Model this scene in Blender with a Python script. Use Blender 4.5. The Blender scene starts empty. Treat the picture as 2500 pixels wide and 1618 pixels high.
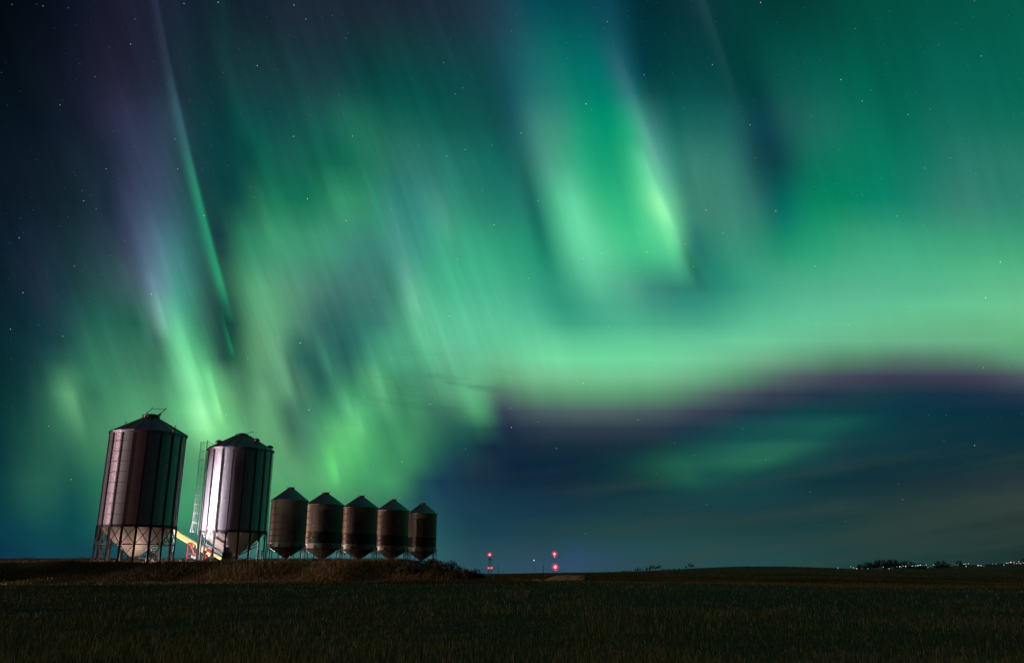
import bpy, math, random
import numpy as np
from mathutils import Vector, Matrix

random.seed(7)
RNG = np.random.default_rng(11)
sc = bpy.context.scene
COL = sc.collection
R = math.radians

# ------------------------------------------------------------------ camera
F, CX, CY, CAMZ = 2001.0, 1250.0, 809.0, 1.6            # measured on the 2500 px wide photograph
PITCH = math.atan((1389 - 809) / F)
CP, SP = math.cos(PITCH), math.sin(PITCH)
cam = bpy.data.cameras.new('camera')
cam.sensor_width = 36.0
cam.lens = F / 2500 * 36.0
cam.clip_start, cam.clip_end = 0.1, 20000
cam_o = bpy.data.objects.new('camera', cam)
cam_o.location = (0, 0, CAMZ)
cam_o.rotation_euler = (math.pi / 2 + PITCH, 0, 0)
COL.objects.link(cam_o)
sc.camera = cam_o
sc.view_settings.view_transform = 'Standard'
sc.view_settings.look = 'None'
sc.view_settings.exposure = 0.0
sc.view_settings.gamma = 1.0
sc.view_settings.use_curve_mapping = False
sc.cycles.use_denoising = True
sc.cycles.max_bounces = 5
sc.cycles.sample_clamp_indirect = 4.0


def at(px, py, Y):
    """World point at depth Y that the photograph shows at (px, py)."""
    a, b = (px - CX) / F, -(py - CY) / F
    dy, dz = CP - SP * b, SP + CP * b
    t = Y / dy
    return Vector((a * t, Y, CAMZ + dz * t))


def azel_px(az, el):
    x, y, z = math.cos(el) * math.sin(az), math.cos(el) * math.cos(az), math.sin(el)
    f, u = y * CP + z * SP, -y * SP + z * CP
    return CX + F * x / f, CY - F * u / f


def px_azel(px, py):
    a, b = (px - CX) / F, -(py - CY) / F
    x, y, z = a, CP - SP * b, SP + CP * b
    n = math.sqrt(x * x + y * y + z * z)
    return math.degrees(math.atan2(x, y)), math.degrees(math.asin(z / n))


def sstep(a, b, x):
    t = np.clip((x - a) / (b - a), 0, 1)
    return t * t * (3 - 2 * t)


def lin(c):
    return tuple((v / 255 / 12.92) if v / 255 <= 0.04045 else ((v / 255 + 0.055) / 1.055) ** 2.4 for v in c)


# ------------------------------------------------------------------ sky: aurora over the prairie
# brightness of the aurora as the photograph shows it, row by row: {row: [(column, sRGB), ...]}
SKY = {
 0: [(0,(2,8,16)),(100,(4,12,22)),(200,(14,20,36)),(300,(28,28,46)),(400,(26,34,52)),(500,(18,34,46)),(600,(18,34,46)),(700,(28,38,52)),(900,(28,38,52)),(1000,(26,40,54)),(1100,(28,44,60)),(1200,(32,56,72)),(1250,(30,72,84)),(1300,(8,82,88)),(1400,(6,78,82)),(1480,(16,76,86)),(1550,(4,52,60)),(1600,(2,44,50)),(1700,(12,52,58)),(1800,(2,58,56)),(1900,(2,56,52)),(2000,(4,62,56)),(2100,(2,76,64)),(2300,(2,82,68)),(2500,(4,88,72))],
 200: [(0,(4,14,22)),(100,(10,20,30)),(200,(20,26,42)),(250,(30,32,50)),(300,(34,34,54)),(400,(32,42,60)),(470,(22,50,58)),(500,(16,46,54)),(600,(22,58,62)),(800,(24,62,66)),(900,(10,68,66)),(1000,(8,72,68)),(1100,(12,72,72)),(1200,(16,74,76)),(1250,(26,86,92)),(1300,(40,118,112)),(1350,(36,128,112)),(1400,(8,132,108)),(1450,(6,128,108)),(1500,(14,124,112)),(1530,(36,112,110)),(1570,(14,80,80)),(1600,(4,66,66)),(1700,(8,72,72)),(1800,(2,64,62)),(1850,(4,64,62)),(1900,(10,82,74)),(2000,(8,92,80)),(2100,(2,96,78)),(2200,(2,92,76)),(2300,(8,98,84)),(2500,(6,98,82))],
 300: [(0,(6,18,28)),(100,(10,22,34)),(200,(20,28,44)),(260,(36,40,62)),(310,(44,50,76)),(370,(44,56,78)),(430,(40,66,80)),(480,(18,58,64)),(560,(8,58,60)),(600,(12,76,72)),(680,(16,72,72)),(800,(24,90,80)),(860,(30,108,86)),(950,(22,96,82)),(1050,(16,90,80)),(1150,(16,86,80)),(1230,(18,80,80)),(1270,(34,98,102)),(1320,(60,138,124)),(1370,(56,142,122)),(1420,(12,148,112)),(1500,(6,148,112)),(1540,(30,164,122)),(1570,(70,146,136)),(1610,(26,104,96)),(1700,(24,98,92)),(1780,(26,94,92)),(1840,(16,70,78)),(1880,(12,68,76)),(1930,(30,92,88)),(2000,(26,106,92)),(2100,(8,110,88)),(2200,(4,104,84)),(2300,(20,108,92)),(2500,(16,108,88))],
 400: [(0,(10,22,34)),(100,(14,28,40)),(200,(22,36,48)),(280,(30,42,60)),(320,(46,56,80)),(380,(54,68,92)),(430,(42,68,80)),(500,(14,64,66)),(560,(12,64,66)),(600,(10,72,68)),(650,(18,98,78)),(700,(26,96,80)),(800,(20,104,80)),(860,(24,112,84)),(920,(44,124,96)),(1000,(50,118,104)),(1100,(34,116,104)),(1200,(20,108,96)),(1270,(24,96,92)),(1310,(58,136,120)),(1350,(80,160,136)),(1400,(56,176,132)),(1450,(22,160,118)),(1500,(26,158,116)),(1560,(50,180,126)),(1600,(84,176,148)),(1640,(50,132,116)),(1700,(56,128,112)),(1760,(50,124,108)),(1800,(46,112,104)),(1850,(18,74,78)),(1890,(14,66,72)),(1930,(14,86,82)),(1980,(14,112,90)),(2050,(10,118,92)),(2150,(6,120,92)),(2250,(16,118,98)),(2350,(40,122,106)),(2500,(40,122,104))],
 500: [(0,(10,24,36)),(100,(16,30,42)),(200,(20,40,50)),(280,(32,48,66)),(330,(58,70,96)),(380,(60,82,106)),(440,(44,82,90)),(480,(30,76,78)),(520,(20,66,66)),(600,(20,82,74)),(640,(40,128,90)),(700,(34,128,88)),(760,(28,120,84)),(840,(64,158,108)),(900,(58,150,106)),(970,(58,142,122)),(1050,(64,144,124)),(1150,(40,132,110)),(1250,(32,122,106)),(1310,(36,122,106)),(1350,(72,178,136)),(1400,(100,214,164)),(1470,(50,178,124)),(1530,(50,186,130)),(1590,(90,210,146)),(1620,(110,214,156)),(1650,(90,180,140)),(1680,(60,132,112)),(1750,(64,134,116)),(1840,(50,120,108)),(1880,(14,92,92)),(1920,(10,110,96)),(1980,(10,132,98)),(2050,(4,132,96)),(2200,(20,130,106)),(2350,(56,132,114)),(2500,(44,132,110))],
 600: [(0,(8,26,38)),(60,(20,36,52)),(120,(22,40,54)),(200,(28,54,62)),(300,(46,64,82)),(350,(72,86,112)),(400,(76,122,134)),(450,(50,110,108)),(490,(38,88,82)),(550,(28,72,70)),(600,(54,140,98)),(660,(74,164,114)),(720,(74,160,112)),(800,(76,158,118)),(880,(72,142,120)),(950,(76,150,126)),(1000,(80,158,134)),(1050,(64,162,130)),(1120,(60,164,128)),(1200,(52,162,126)),(1300,(36,144,114)),(1340,(38,144,114)),(1390,(90,196,150)),(1440,(108,220,168)),(1500,(76,196,140)),(1570,(70,200,140)),(1640,(94,212,150)),(1665,(80,180,136)),(1690,(46,130,110)),(1730,(44,128,110)),(1780,(56,144,120)),(1850,(50,140,114)),(1900,(28,140,108)),(2000,(40,158,116)),(2100,(60,164,124)),(2200,(62,166,126)),(2350,(64,164,124)),(2500,(66,162,122))],
 700: [(0,(8,32,42)),(60,(18,38,50)),(100,(32,48,64)),(150,(24,52,62)),(250,(40,78,76)),(330,(60,92,96)),(370,(90,118,136)),(410,(80,148,144)),(450,(64,144,128)),(500,(44,84,80)),(550,(36,84,74)),(590,(74,146,104)),(650,(92,166,124)),(750,(80,136,116)),(830,(66,118,108)),(900,(66,124,112)),(960,(64,134,116)),(1010,(90,174,142)),(1060,(70,180,134)),(1150,(70,186,140)),(1250,(66,180,136)),(1340,(44,154,120)),(1380,(54,160,126)),(1450,(84,192,146)),(1520,(82,178,140)),(1600,(58,140,120)),(1680,(44,134,114)),(1720,(40,134,112)),(1760,(40,144,116)),(1850,(60,168,130)),(1950,(76,178,136)),(2100,(84,184,140)),(2250,(84,186,140)),(2400,(92,192,138)),(2500,(94,190,136))],
 780: [(0,(8,36,44)),(80,(14,44,54)),(150,(30,66,72)),(250,(36,98,84)),(340,(40,98,84)),(385,(84,136,124)),(405,(100,176,146)),(440,(76,176,136)),(480,(60,130,104)),(520,(40,84,76)),(570,(30,80,68)),(600,(84,150,112)),(680,(96,166,124)),(750,(68,120,106)),(800,(50,104,98)),(870,(48,112,102)),(950,(62,134,116)),(1020,(96,190,146)),(1080,(88,200,148)),(1200,(88,204,150)),(1300,(80,196,146)),(1370,(54,168,126)),(1430,(60,172,132)),(1520,(72,184,140)),(1620,(66,172,130)),(1720,(64,172,132)),(1850,(86,196,144)),(2000,(96,204,150)),(2150,(98,206,148)),(2300,(104,212,146)),(2500,(108,208,142))],
 860: [(0,(6,40,46)),(80,(18,54,60)),(150,(30,74,74)),(220,(46,112,88)),(330,(56,120,94)),(400,(60,118,94)),(420,(86,176,128)),(460,(104,208,144)),(500,(70,156,112)),(530,(44,92,78)),(580,(44,106,80)),(620,(96,158,114)),(680,(98,160,120)),(720,(50,108,96)),(800,(48,108,98)),(860,(44,110,100)),(900,(60,140,116)),(960,(78,170,130)),(1020,(80,176,132)),(1060,(100,196,146)),(1150,(96,200,148)),(1250,(98,210,150)),(1350,(110,224,158)),(1420,(100,220,152)),(1550,(104,222,154)),(1700,(108,216,156)),(1850,(108,214,154)),(2000,(106,208,150)),(2150,(100,204,144)),(2300,(108,206,140)),(2500,(104,188,128))],
 910: [(0,(6,42,46)),(100,(22,64,66)),(165,(60,124,94)),(250,(54,124,94)),(350,(64,128,98)),(420,(64,136,100)),(450,(110,206,148)),(490,(116,220,150)),(520,(112,206,140)),(545,(60,120,90)),(600,(80,144,106)),(660,(98,160,120)),(720,(74,130,108)),(760,(44,104,94)),(850,(56,126,104)),(930,(84,172,120)),(980,(64,140,110)),(1050,(84,166,124)),(1150,(96,184,134)),(1250,(96,200,142)),(1350,(112,228,154)),(1450,(112,228,154)),(1600,(108,218,150)),(1750,(104,200,142)),(1850,(96,178,130)),(1950,(74,120,106)),(2050,(64,84,92)),(2150,(70,82,92)),(2250,(80,98,98)),(2400,(80,100,96)),(2500,(82,92,92))],
 960: [(0,(4,44,48)),(100,(28,76,70)),(170,(80,150,108)),(220,(50,116,88)),(300,(70,142,104)),(420,(80,150,108)),(450,(100,190,130)),(480,(140,232,170)),(510,(110,216,146)),(532,(124,216,144)),(560,(74,136,98)),(640,(98,164,118)),(720,(80,140,108)),(780,(52,118,96)),(880,(72,160,112)),(950,(76,156,112)),(1020,(66,140,106)),(1080,(84,150,116)),(1160,(98,184,134)),(1250,(70,112,100)),(1350,(88,140,112)),(1450,(100,186,132)),(1550,(104,190,134)),(1650,(94,150,118)),(1750,(70,88,92)),(1850,(50,66,84)),(1950,(30,56,76)),(2050,(20,54,72)),(2200,(16,54,70)),(2350,(14,52,68)),(2450,(30,52,70)),(2500,(40,54,72))],
 1010: [(0,(4,46,52)),(100,(30,84,72)),(180,(70,140,100)),(230,(60,124,94)),(300,(76,150,108)),(420,(84,158,112)),(460,(110,210,140)),(500,(144,240,166)),(540,(120,216,142)),(570,(84,150,106)),(650,(98,166,116)),(710,(70,120,100)),(780,(64,138,104)),(890,(84,180,120)),(930,(70,156,108)),(1000,(70,150,106)),(1060,(56,112,92)),(1120,(60,120,96)),(1190,(90,186,120)),(1220,(54,110,96)),(1260,(34,66,84)),(1350,(48,64,80)),(1450,(60,72,84)),(1550,(58,74,86)),(1650,(40,60,80)),(1750,(20,52,70)),(1900,(8,54,66)),(1970,(8,58,66)),(2050,(10,62,68)),(2110,(9,56,66)),(2200,(8,52,64)),(2350,(8,50,64)),(2500,(10,50,64))],
 1060: [(0,(4,48,54)),(100,(34,90,74)),(180,(56,120,90)),(250,(70,140,100)),(450,(90,164,114)),(500,(144,234,156)),(540,(120,214,140)),(600,(94,166,116)),(680,(100,170,118)),(720,(64,112,98)),(780,(74,150,106)),(830,(100,200,120)),(870,(96,196,120)),(920,(66,150,100)),(1000,(64,144,100)),(1060,(46,110,84)),(1120,(26,86,82)),(1200,(20,66,80)),(1280,(14,46,72)),(1400,(12,44,70)),(1550,(10,48,70)),(1650,(10,52,70)),(1750,(12,58,72)),(1850,(14,64,72)),(1950,(14,64,71)),(2000,(14,66,70)),(2050,(12,62,69)),(2150,(10,58,68)),(2300,(8,48,62)),(2500,(8,44,58))],
 1120: [(0,(4,50,56)),(100,(34,92,76)),(180,(40,98,80)),(250,(60,130,94)),(450,(80,150,106)),(650,(90,160,110)),(700,(92,160,112)),(760,(80,150,106)),(830,(96,200,118)),(870,(80,180,110)),(920,(64,150,100)),(1000,(60,140,96)),(1050,(40,100,82)),(1100,(26,70,80)),(1170,(28,58,80)),(1250,(12,42,72)),(1400,(8,40,68)),(1550,(8,48,68)),(1650,(12,58,69)),(1720,(14,64,69)),(1800,(16,68,69)),(1880,(16,68,68)),(1930,(14,65,67)),(2000,(12,64,70)),(2100,(10,50,62)),(2300,(10,46,58)),(2500,(14,46,54))],
 1180: [(0,(6,56,60)),(100,(40,98,80)),(180,(26,86,76)),(250,(40,110,86)),(450,(70,150,104)),(650,(86,166,110)),(740,(84,156,108)),(820,(86,176,110)),(880,(66,150,100)),(960,(66,150,100)),(1000,(54,120,92)),(1020,(30,80,82)),(1060,(24,62,82)),(1150,(22,52,78)),(1250,(14,44,74)),(1400,(12,42,70)),(1550,(14,50,70)),(1650,(16,62,70)),(1720,(18,66,70)),(1800,(18,64,69)),(1900,(14,60,68)),(2000,(14,50,60)),(2150,(18,48,56)),(2350,(28,50,56)),(2500,(40,54,58))],
 1240: [(0,(6,58,64)),(100,(28,88,80)),(180,(14,76,76)),(430,(64,148,104)),(640,(76,150,104)),(750,(74,140,100)),(900,(60,120,94)),(1020,(36,84,88)),(1100,(28,68,86)),(1200,(22,62,82)),(1350,(20,56,76)),(1500,(24,62,74)),(1650,(26,66,72)),(1800,(24,66,70)),(1950,(26,62,66)),(2100,(30,60,62)),(2250,(36,60,60)),(2400,(44,60,58)),(2500,(48,60,58))],
 1300: [(0,(6,58,72)),(100,(14,70,76)),(180,(10,72,78)),(430,(50,120,96)),(640,(60,130,104)),(900,(46,106,100)),(1050,(34,84,94)),(1200,(28,72,88)),(1350,(30,72,84)),(1500,(36,78,80)),(1700,(36,76,76)),(1850,(34,72,74)),(2000,(30,70,72)),(2200,(36,66,66)),(2350,(40,64,62)),(2500,(40,60,58))],
 1350: [(0,(8,50,70)),(100,(12,66,80)),(200,(16,66,78)),(330,(20,72,86)),(430,(40,96,94)),(640,(50,110,104)),(900,(48,104,108)),(1050,(44,92,100)),(1200,(44,84,98)),(1350,(48,80,98)),(1400,(46,84,108)),(1500,(44,84,96)),(1700,(42,86,88)),(1900,(36,80,82)),(2100,(28,70,72)),(2300,(34,66,66)),(2500,(30,56,54))],
 1395: [(0,(16,60,76)),(200,(28,68,80)),(430,(30,80,96)),(700,(50,100,110)),(1000,(50,92,104)),(1200,(50,88,104)),(1300,(54,86,108)),(1400,(52,88,120)),(1480,(50,86,112)),(1600,(44,84,92)),(1900,(40,84,84)),(2100,(28,72,70)),(2300,(36,68,66)),(2500,(30,56,54))],
}
SKY_Y = sorted(SKY)


def sky_row(y, x):
    pts = SKY[y]
    if x <= pts[0][0]:
        return np.array(lin(pts[0][1]))
    for (x0, c0), (x1, c1) in zip(pts, pts[1:]):
        if x <= x1:
            f = (x - x0) / (x1 - x0)
            return np.array(lin(c0)) * (1 - f) + np.array(lin(c1)) * f
    return np.array(lin(pts[-1][1]))


EDGE = [(1120, 1040), (1200, 1000), (1300, 1026), (1407, 1036), (1500, 1034), (1618, 1023), (1749, 994), (1880, 957), (2038, 927), (2195, 914), (2300, 915), (2405, 921), (2520, 938)]


def edge_profile(x, o, top, low):
    """The lower hem of the curtain: green, then mauve, then the dark below; o = distance under the hem."""
    q = np.clip((x - 1407) / 700, 0, 1)
    o = o / (1.35 - 0.5 * q)
    mid1 = np.array([104, 176, 128]) * (1 - q) + np.array([92, 158, 118]) * q
    mid2 = np.array([92, 122, 108]) * (1 - q) + np.array([82, 108, 102]) * q
    mid3 = np.array([70, 84, 94]) * (1 - q) + np.array([76, 80, 92]) * q
    mid4 = np.array([52, 64, 82]) * (1 - q) + np.array([62, 64, 82]) * q
    mid5 = np.array([26, 50, 72]) * (1 - q) + np.array([36, 54, 74]) * q
    ks = [-120, -84, -56, -28, 0, 30, 64]
    cs = [top] + [np.array(lin(m)) for m in (mid1 * 1.12, mid1 * .9, (mid2 + mid3) / 2, mid4, mid5)] + [low]
    return np.array([np.interp(o, ks, [c[i] for c in cs]) for i in range(3)])


def sky_tab(x, y):
    y = min(max(y, 0), 1395)
    i = max(k for k, v in enumerate(SKY_Y) if v <= y)
    if i >= len(SKY_Y) - 1:
        return sky_row(SKY_Y[-1], x)
    y0, y1 = SKY_Y[i], SKY_Y[i + 1]
    f = (y - y0) / (y1 - y0)
    k = 0.27 * (1 - float(sstep(720, 860, y))) if x > 1150 else 0.27 * (1 - float(sstep(1120, 1240, y)))      # the rays lean
    S = lambda j: sky_row(SKY_Y[j], x + k * (SKY_Y[j] - y))
    p0, p1 = S(i), S(i + 1)
    pm = S(i - 1) if i > 0 else p0
    pp = S(i + 2) if i + 2 < len(SKY_Y) else p1
    ym = SKY_Y[i - 1] if i > 0 else y0 - (y1 - y0)
    yp = SKY_Y[i + 2] if i + 2 < len(SKY_Y) else y1 + (y1 - y0)
    h = y1 - y0
    m0 = (p1 - pm) / (y1 - ym) * h * 0.8
    m1 = (pp - p0) / (yp - y0) * h * 0.8
    r = (2 * f**3 - 3 * f**2 + 1) * p0 + (f**3 - 2 * f**2 + f) * m0 + (-2 * f**3 + 3 * f**2) * p1 + (f**3 - f**2) * m1
    return np.maximum(r, np.minimum(p0, p1) * 0.8)


def sky_rgb(x, y):
    c = sky_raw(x, y)
    w = float(sstep(540, 640, x) * (1 - sstep(1000, 1120, x)) * sstep(330, 460, y) * (1 - sstep(620, 720, y)))
    c = c * (1 - w * np.array([0.30, 0.15, 0.02]))
    w = float(sstep(1020, 1080, y) * sstep(1060, 1200, x) * (1 - sstep(1560, 1760, x)) * (1 - sstep(1180, 1260, y)))
    c = c * (1 - w * np.array([0.0, 0.14, 0.32]))
    w = float(sstep(1200, 1280, y) * sstep(1040, 1150, x))
    c = c * (1 - 0.22 * w)
    w = float(sstep(1180, 1300, x) * (1 - sstep(1560, 1620, x)) * (1 - sstep(200, 320, y)))
    c = c * (1 - w * np.array([0.4, 0.2, 0.08]))
    w = float(sstep(980, 1120, x) * sstep(640, 740, y) * (1 - sstep(880, 960, y)))
    c = c * (1 + w * np.array([0.06, -0.10, 0.03]))
    return c


def sky_raw(x, y):
    c = sky_tab(x, y)
    if x > 1120 and 780 < y < 1140:
        e = float(np.interp(x, [p[0] for p in EDGE], [p[1] for p in EDGE]))
        o = y - e
        top = np.array([np.interp(x, [1120, 1200, 1330, 1600, 1800, 2000, 2200, 2500], v) for v in np.array([lin(q) for q in
              [(96, 184, 134), (98, 200, 142), (114, 228, 154), (112, 222, 156), (108, 212, 152), (102, 200, 146), (100, 196, 138), (98, 184, 124)]]).T])
        low = sky_tab(x, max(e + 100, 1060))
        w = float(sstep(-165, -120, o) * (1 - sstep(70, 120, o)) * sstep(1130, 1260, x))
        c = c * (1 - w) + edge_profile(x, o, top, low) * w
    return c


class Nodes:
    def __init__(self, tree):
        self.t = tree

    def new(self, kind, **kw):
        n = self.t.nodes.new(kind)
        for k, v in kw.items():
            setattr(n, k, v)
        return n

    def put(self, sock, v):
        if v is None:
            return
        if isinstance(v, bpy.types.NodeSocket):
            self.t.links.new(v, sock)
        elif isinstance(v, (tuple, list)):
            sock.default_value = tuple(v) + ((1.0,) if len(v) == 3 and len(sock.default_value) == 4 else ())
        else:
            sock.default_value = v

    def math(self, op, a, b=None, c=None, clamp=False):
        n = self.new('ShaderNodeMath', operation=op, use_clamp=clamp)
        for i, v in enumerate((a, b, c)):
            self.put(n.inputs[i], v)
        return n.outputs[0]

    def mapr(self, v, a, b, c=0.0, d=1.0, smooth=False):
        n = self.new('ShaderNodeMapRange', interpolation_type='SMOOTHSTEP' if smooth else 'LINEAR', clamp=True)
        for i, x in enumerate((v, a, b, c, d)):
            self.put(n.inputs[i], x)
        return n.outputs[0]

    def mix(self, f, a, b, blend='MIX'):
        n = self.new('ShaderNodeMix', data_type='RGBA', blend_type=blend)
        n.clamp_factor = True
        self.put(n.inputs[0], f)
        self.put(n.inputs[6], a)
        self.put(n.inputs[7], b)
        return n.outputs[2]

    def ramp(self, v, stops, mode='LINEAR'):
        n = self.new('ShaderNodeValToRGB')
        r = n.color_ramp
        r.interpolation = mode
        while len(r.elements) < len(stops):
            r.elements.new(0.5)
        for e, (p, c) in zip(r.elements, sorted(stops, key=lambda s: s[0])):
            e.position = p
            e.color = tuple(c) + (1.0,)
        self.put(n.inputs[0], v)
        return n.outputs[0]

    def noise(self, vec, scale, detail=3, rough=0.5, w=None):
        n = self.new('ShaderNodeTexNoise')
        self.put(n.inputs['Vector'], vec)
        n.inputs['Scale'].default_value = scale
        n.inputs['Detail'].default_value = detail
        n.inputs['Roughness'].default_value = rough
        return n.outputs[0]


world = bpy.data.worlds.new('World')
sc.world = world
world.use_nodes = True
wt = world.node_tree
wt.nodes.clear()
W = Nodes(wt)
# flat chart of the northern sky, centred 18 degrees up; the rays are straight and nearly parallel in it
E0 = R(18.0)
def chart_px(u, v):
    y, z = math.cos(E0) - v * math.sin(E0), math.sin(E0) + v * math.cos(E0)
    f, up = y * CP + z * SP, -y * SP + z * CP
    return CX + F * u / f, CY - F * up / f


def px_chart(px, py):
    a, b_ = (px - CX) / F, -(py - CY) / F
    y, z = CP - SP * b_, SP + CP * b_
    f, up = y * math.cos(E0) + z * math.sin(E0), -y * math.sin(E0) + z * math.cos(E0)
    return a / f, up / f


KS = 0.27                                            # the rays lean to the left going up
S0, SM, S1 = -0.78, 0.02, 0.82
LEV = [-0.345 + 0.0215 * i for i in range(37)]


def sky_row_group(i, v):
    """One height of the sky as a small node group (small trees are quick to build): two colour ramps along the rays."""
    g_ = bpy.data.node_groups.new('sky_row', 'ShaderNodeTree')
    for nm in ('left', 'right', 'half'):
        g_.interface.new_socket(nm, in_out='INPUT', socket_type='NodeSocketFloat')
    g_.interface.new_socket('colour', in_out='OUTPUT', socket_type='NodeSocketColor')
    N = Nodes(g_)
    gi, go = N.new('NodeGroupInput'), N.new('NodeGroupOutput')
    xs = [x for x in np.linspace(-0.9, 0.9, 1800) if -70 < chart_px(x, v)[0] < 2570]
    lo, hi = xs[0] + KS * v, xs[-1] + KS * v
    sides = []
    for k, (b0, b1, l, h) in enumerate(((S0, SM, lo, SM), (SM, S1, SM, hi))):
        stops = [((q - b0) / (b1 - b0), sky_rgb(*chart_px(q - KS * v, v))) for q in np.linspace(max(l, b0), min(h, b1), 31)]
        sides.append(N.ramp(gi.outputs[k], stops, 'CARDINAL'))
    g_.links.new(N.mix(gi.outputs[2], sides[0], sides[1]), go.inputs[0])
    n = W.new('ShaderNodeGroup', node_tree=g_)
    for k, q in enumerate((posl, posr, half)):
        wt.links.new(q, n.inputs[k])
    return n.outputs[0]


dirv = W.new('ShaderNodeTexCoord').outputs['Generated']
sx = W.new('ShaderNodeSeparateXYZ')
wt.links.new(dirv, sx.inputs[0])
dx, dy, dz = sx.outputs
az = W.math('MULTIPLY', W.math('ARCTAN2', dx, dy), 180 / math.pi)
el = W.math('MULTIPLY', W.math('ARCSINE', dz), 180 / math.pi)
df = W.math('MAXIMUM', W.math('MULTIPLY_ADD', dy, math.cos(E0), W.math('MULTIPLY', dz, math.sin(E0))), 0.08)
cu = W.math('DIVIDE', dx, df)
cv = W.math('DIVIDE', W.math('MULTIPLY_ADD', dy, -math.sin(E0), W.math('MULTIPLY', dz, math.cos(E0))), df)


sh = W.math('MULTIPLY_ADD', cv, KS, cu)
posl = W.math('DIVIDE', W.math('SUBTRACT', sh, S0), SM - S0, clamp=True)
posr = W.math('DIVIDE', W.math('SUBTRACT', sh, SM), S1 - SM, clamp=True)
half = W.math('GREATER_THAN', sh, SM)
# fine striation along the rays
cmb = W.new('ShaderNodeCombineXYZ')
wt.links.new(W.math('MULTIPLY_ADD', sh, 38.0, W.math('MULTIPLY', cv, W.mapr(az, -4.0, 4.0, 3.0, 0.0))), cmb.inputs[0])
wt.links.new(W.math('MULTIPLY', cv, 2.2), cmb.inputs[1])
fine = W.noise(cmb.outputs[0], 1.0, 4, 0.62)
col = None
for i, v in enumerate(LEV):
    row = sky_row_group(i, v)
    col = row if col is None else W.mix(W.mapr(cv, LEV[i - 1], v), col, row)
gain = W.math('MULTIPLY_ADD', W.math('MULTIPLY', W.math('SUBTRACT', fine, 0.5), W.mapr(el, 5.0, 13.0, 0.06, 0.30)), W.math('MAXIMUM', W.mapr(az, -6.0, 4.0, 2.5, 0.3), W.mapr(el, 17.0, 23.0, 0.3, 1.0)), 1.0)
col = W.mix(1.0, col, gain, 'MULTIPLY')

# single sharp rays: picture points along the ray, half-width in degrees, colours from foot to top
STREAKS = [
 ([(378,0),(420,180),(455,350),(485,480),(515,610),(550,730),(574,800)], 0.27, [(0,(0,0,0)),(.05,(0,70,40)),(.15,(10,128,78)),(.4,(24,120,80)),(.62,(36,70,76)),(.85,(26,34,44)),(1,(24,30,46))]),
 ([(1548,330),(1585,430),(1620,510),(1668,625)], 0.55, [(0,(0,0,0)),(.15,(60,90,60)),(.4,(110,140,100)),(.7,(70,110,90)),(1,(0,0,0))]),
 ([(1478,60),(1530,200),(1590,360),(1630,480)], 0.5, [(0,(0,0,0)),(.25,(60,60,66)),(.6,(34,40,54)),(1,(0,8,14))]),
 ([(1715,0),(1760,120),(1800,260),(1862,480)], 0.35, [(0,(0,0,0)),(.45,(8,14,14)),(.7,(14,26,30)),(1,(20,30,36))]),
 ([(925,380),(975,580),(1030,790)], 0.35, [(0,(0,0,0)),(.12,(60,80,70)),(.5,(34,54,54)),(1,(0,0,0))]),
 ([(362,640),(392,760),(416,850)], 0.3, [(0,(0,0,0)),(.3,(70,100,84)),(.7,(50,56,64)),(1,(0,0,0))]),
 ([(505,880),(530,980),(548,1050)], 0.22, [(0,(0,0,0)),(.3,(80,140,70)),(.7,(60,110,70)),(1,(0,0,0))]),
 ([(535,740),(560,830),(576,885)], 0.14, [(0,(0,0,0)),(.3,(0,90,44)),(1,(0,0,0))]),
 ([(795,1060),(815,1130),(826,1200)], 0.3, [(0,(0,0,0)),(.35,(40,120,40)),(1,(0,0,0))]),
 ([(350,480),(395,640),(430,760),(462,880),(492,1000),(512,1090)], 0.62, [(0,(20,50,28)),(.15,(84,110,84)),(.4,(66,112,84)),(.65,(44,60,64)),(1,(0,0,0))]),
 ([(600,360),(640,500),(690,640)], 0.5, [(0,(0,0,0)),(.3,(30,60,40)),(1,(0,20,10))]),
]
STREAKS += [
 ([(672,800),(690,880),(716,990)], 0.4, [(0,(0,0,0)),(.3,(44,70,48)),(1,(0,0,0))]),
 ([(775,800),(795,870),(815,940)], 0.3, [(0,(0,0,0)),(.4,(30,64,44)),(1,(0,0,0))]),
 ([(836,930),(852,990),(866,1040)], 0.3, [(0,(0,0,0)),(.4,(50,84,54)),(1,(0,0,0))]),
 ([(862,970),(880,1040),(890,1090)], 0.3, [(0,(0,0,0)),(.4,(50,90,50)),(1,(0,0,0))]),
 ([(905,850),(925,930),(950,1040)], 0.45, [(0,(0,0,0)),(.4,(54,84,58)),(1,(0,0,0))]),
 ([(150,880),(180,980),(215,1100)], 0.5, [(0,(0,0,0)),(.5,(56,80,54)),(1,(0,0,0))]),
 ([(1060,420),(1090,540),(1110,640)], 0.5, [(0,(0,0,0)),(.4,(40,60,54)),(1,(0,0,0))]),
]
STREAKS += [
 ([(1650,1205),(1780,1160),(1890,1100),(2090,1000)], 3.7, [(0,(0,0,0)),(.2,(10,42,20)),(.42,(28,80,44)),(.55,(28,78,44)),(.68,(12,52,30)),(.82,(12,56,32)),(1,(0,0,0))]),
 ([(1700,1215),(1670,1160),(1640,1080)], 1.8, [(0,(0,0,0)),(.5,(14,52,26)),(1,(0,0,0))]),
]
DARK = [([(550,720),(585,860),(612,1000)], 0.75, 0.35), ([(690,830),(722,930),(752,1030)], 0.4, 0.4), ([(748,810),(775,900),(800,1000)], 0.6, 0.35),
        ([(830,820),(852,910),(870,980)], 0.5, 0.3), ([(965,900),(985,1000),(1000,1080)], 0.5, 0.3), ([(1270,330),(1300,500),(1345,700)], 0.6, 0.25),
        ([(1655,560),(1690,650),(1720,720)], 0.45, 0.4), ([(600,330),(625,480),(650,600)], 0.4, 0.3), ([(700,960),(712,1050),(722,1140)], 0.6, 0.35)]
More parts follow.
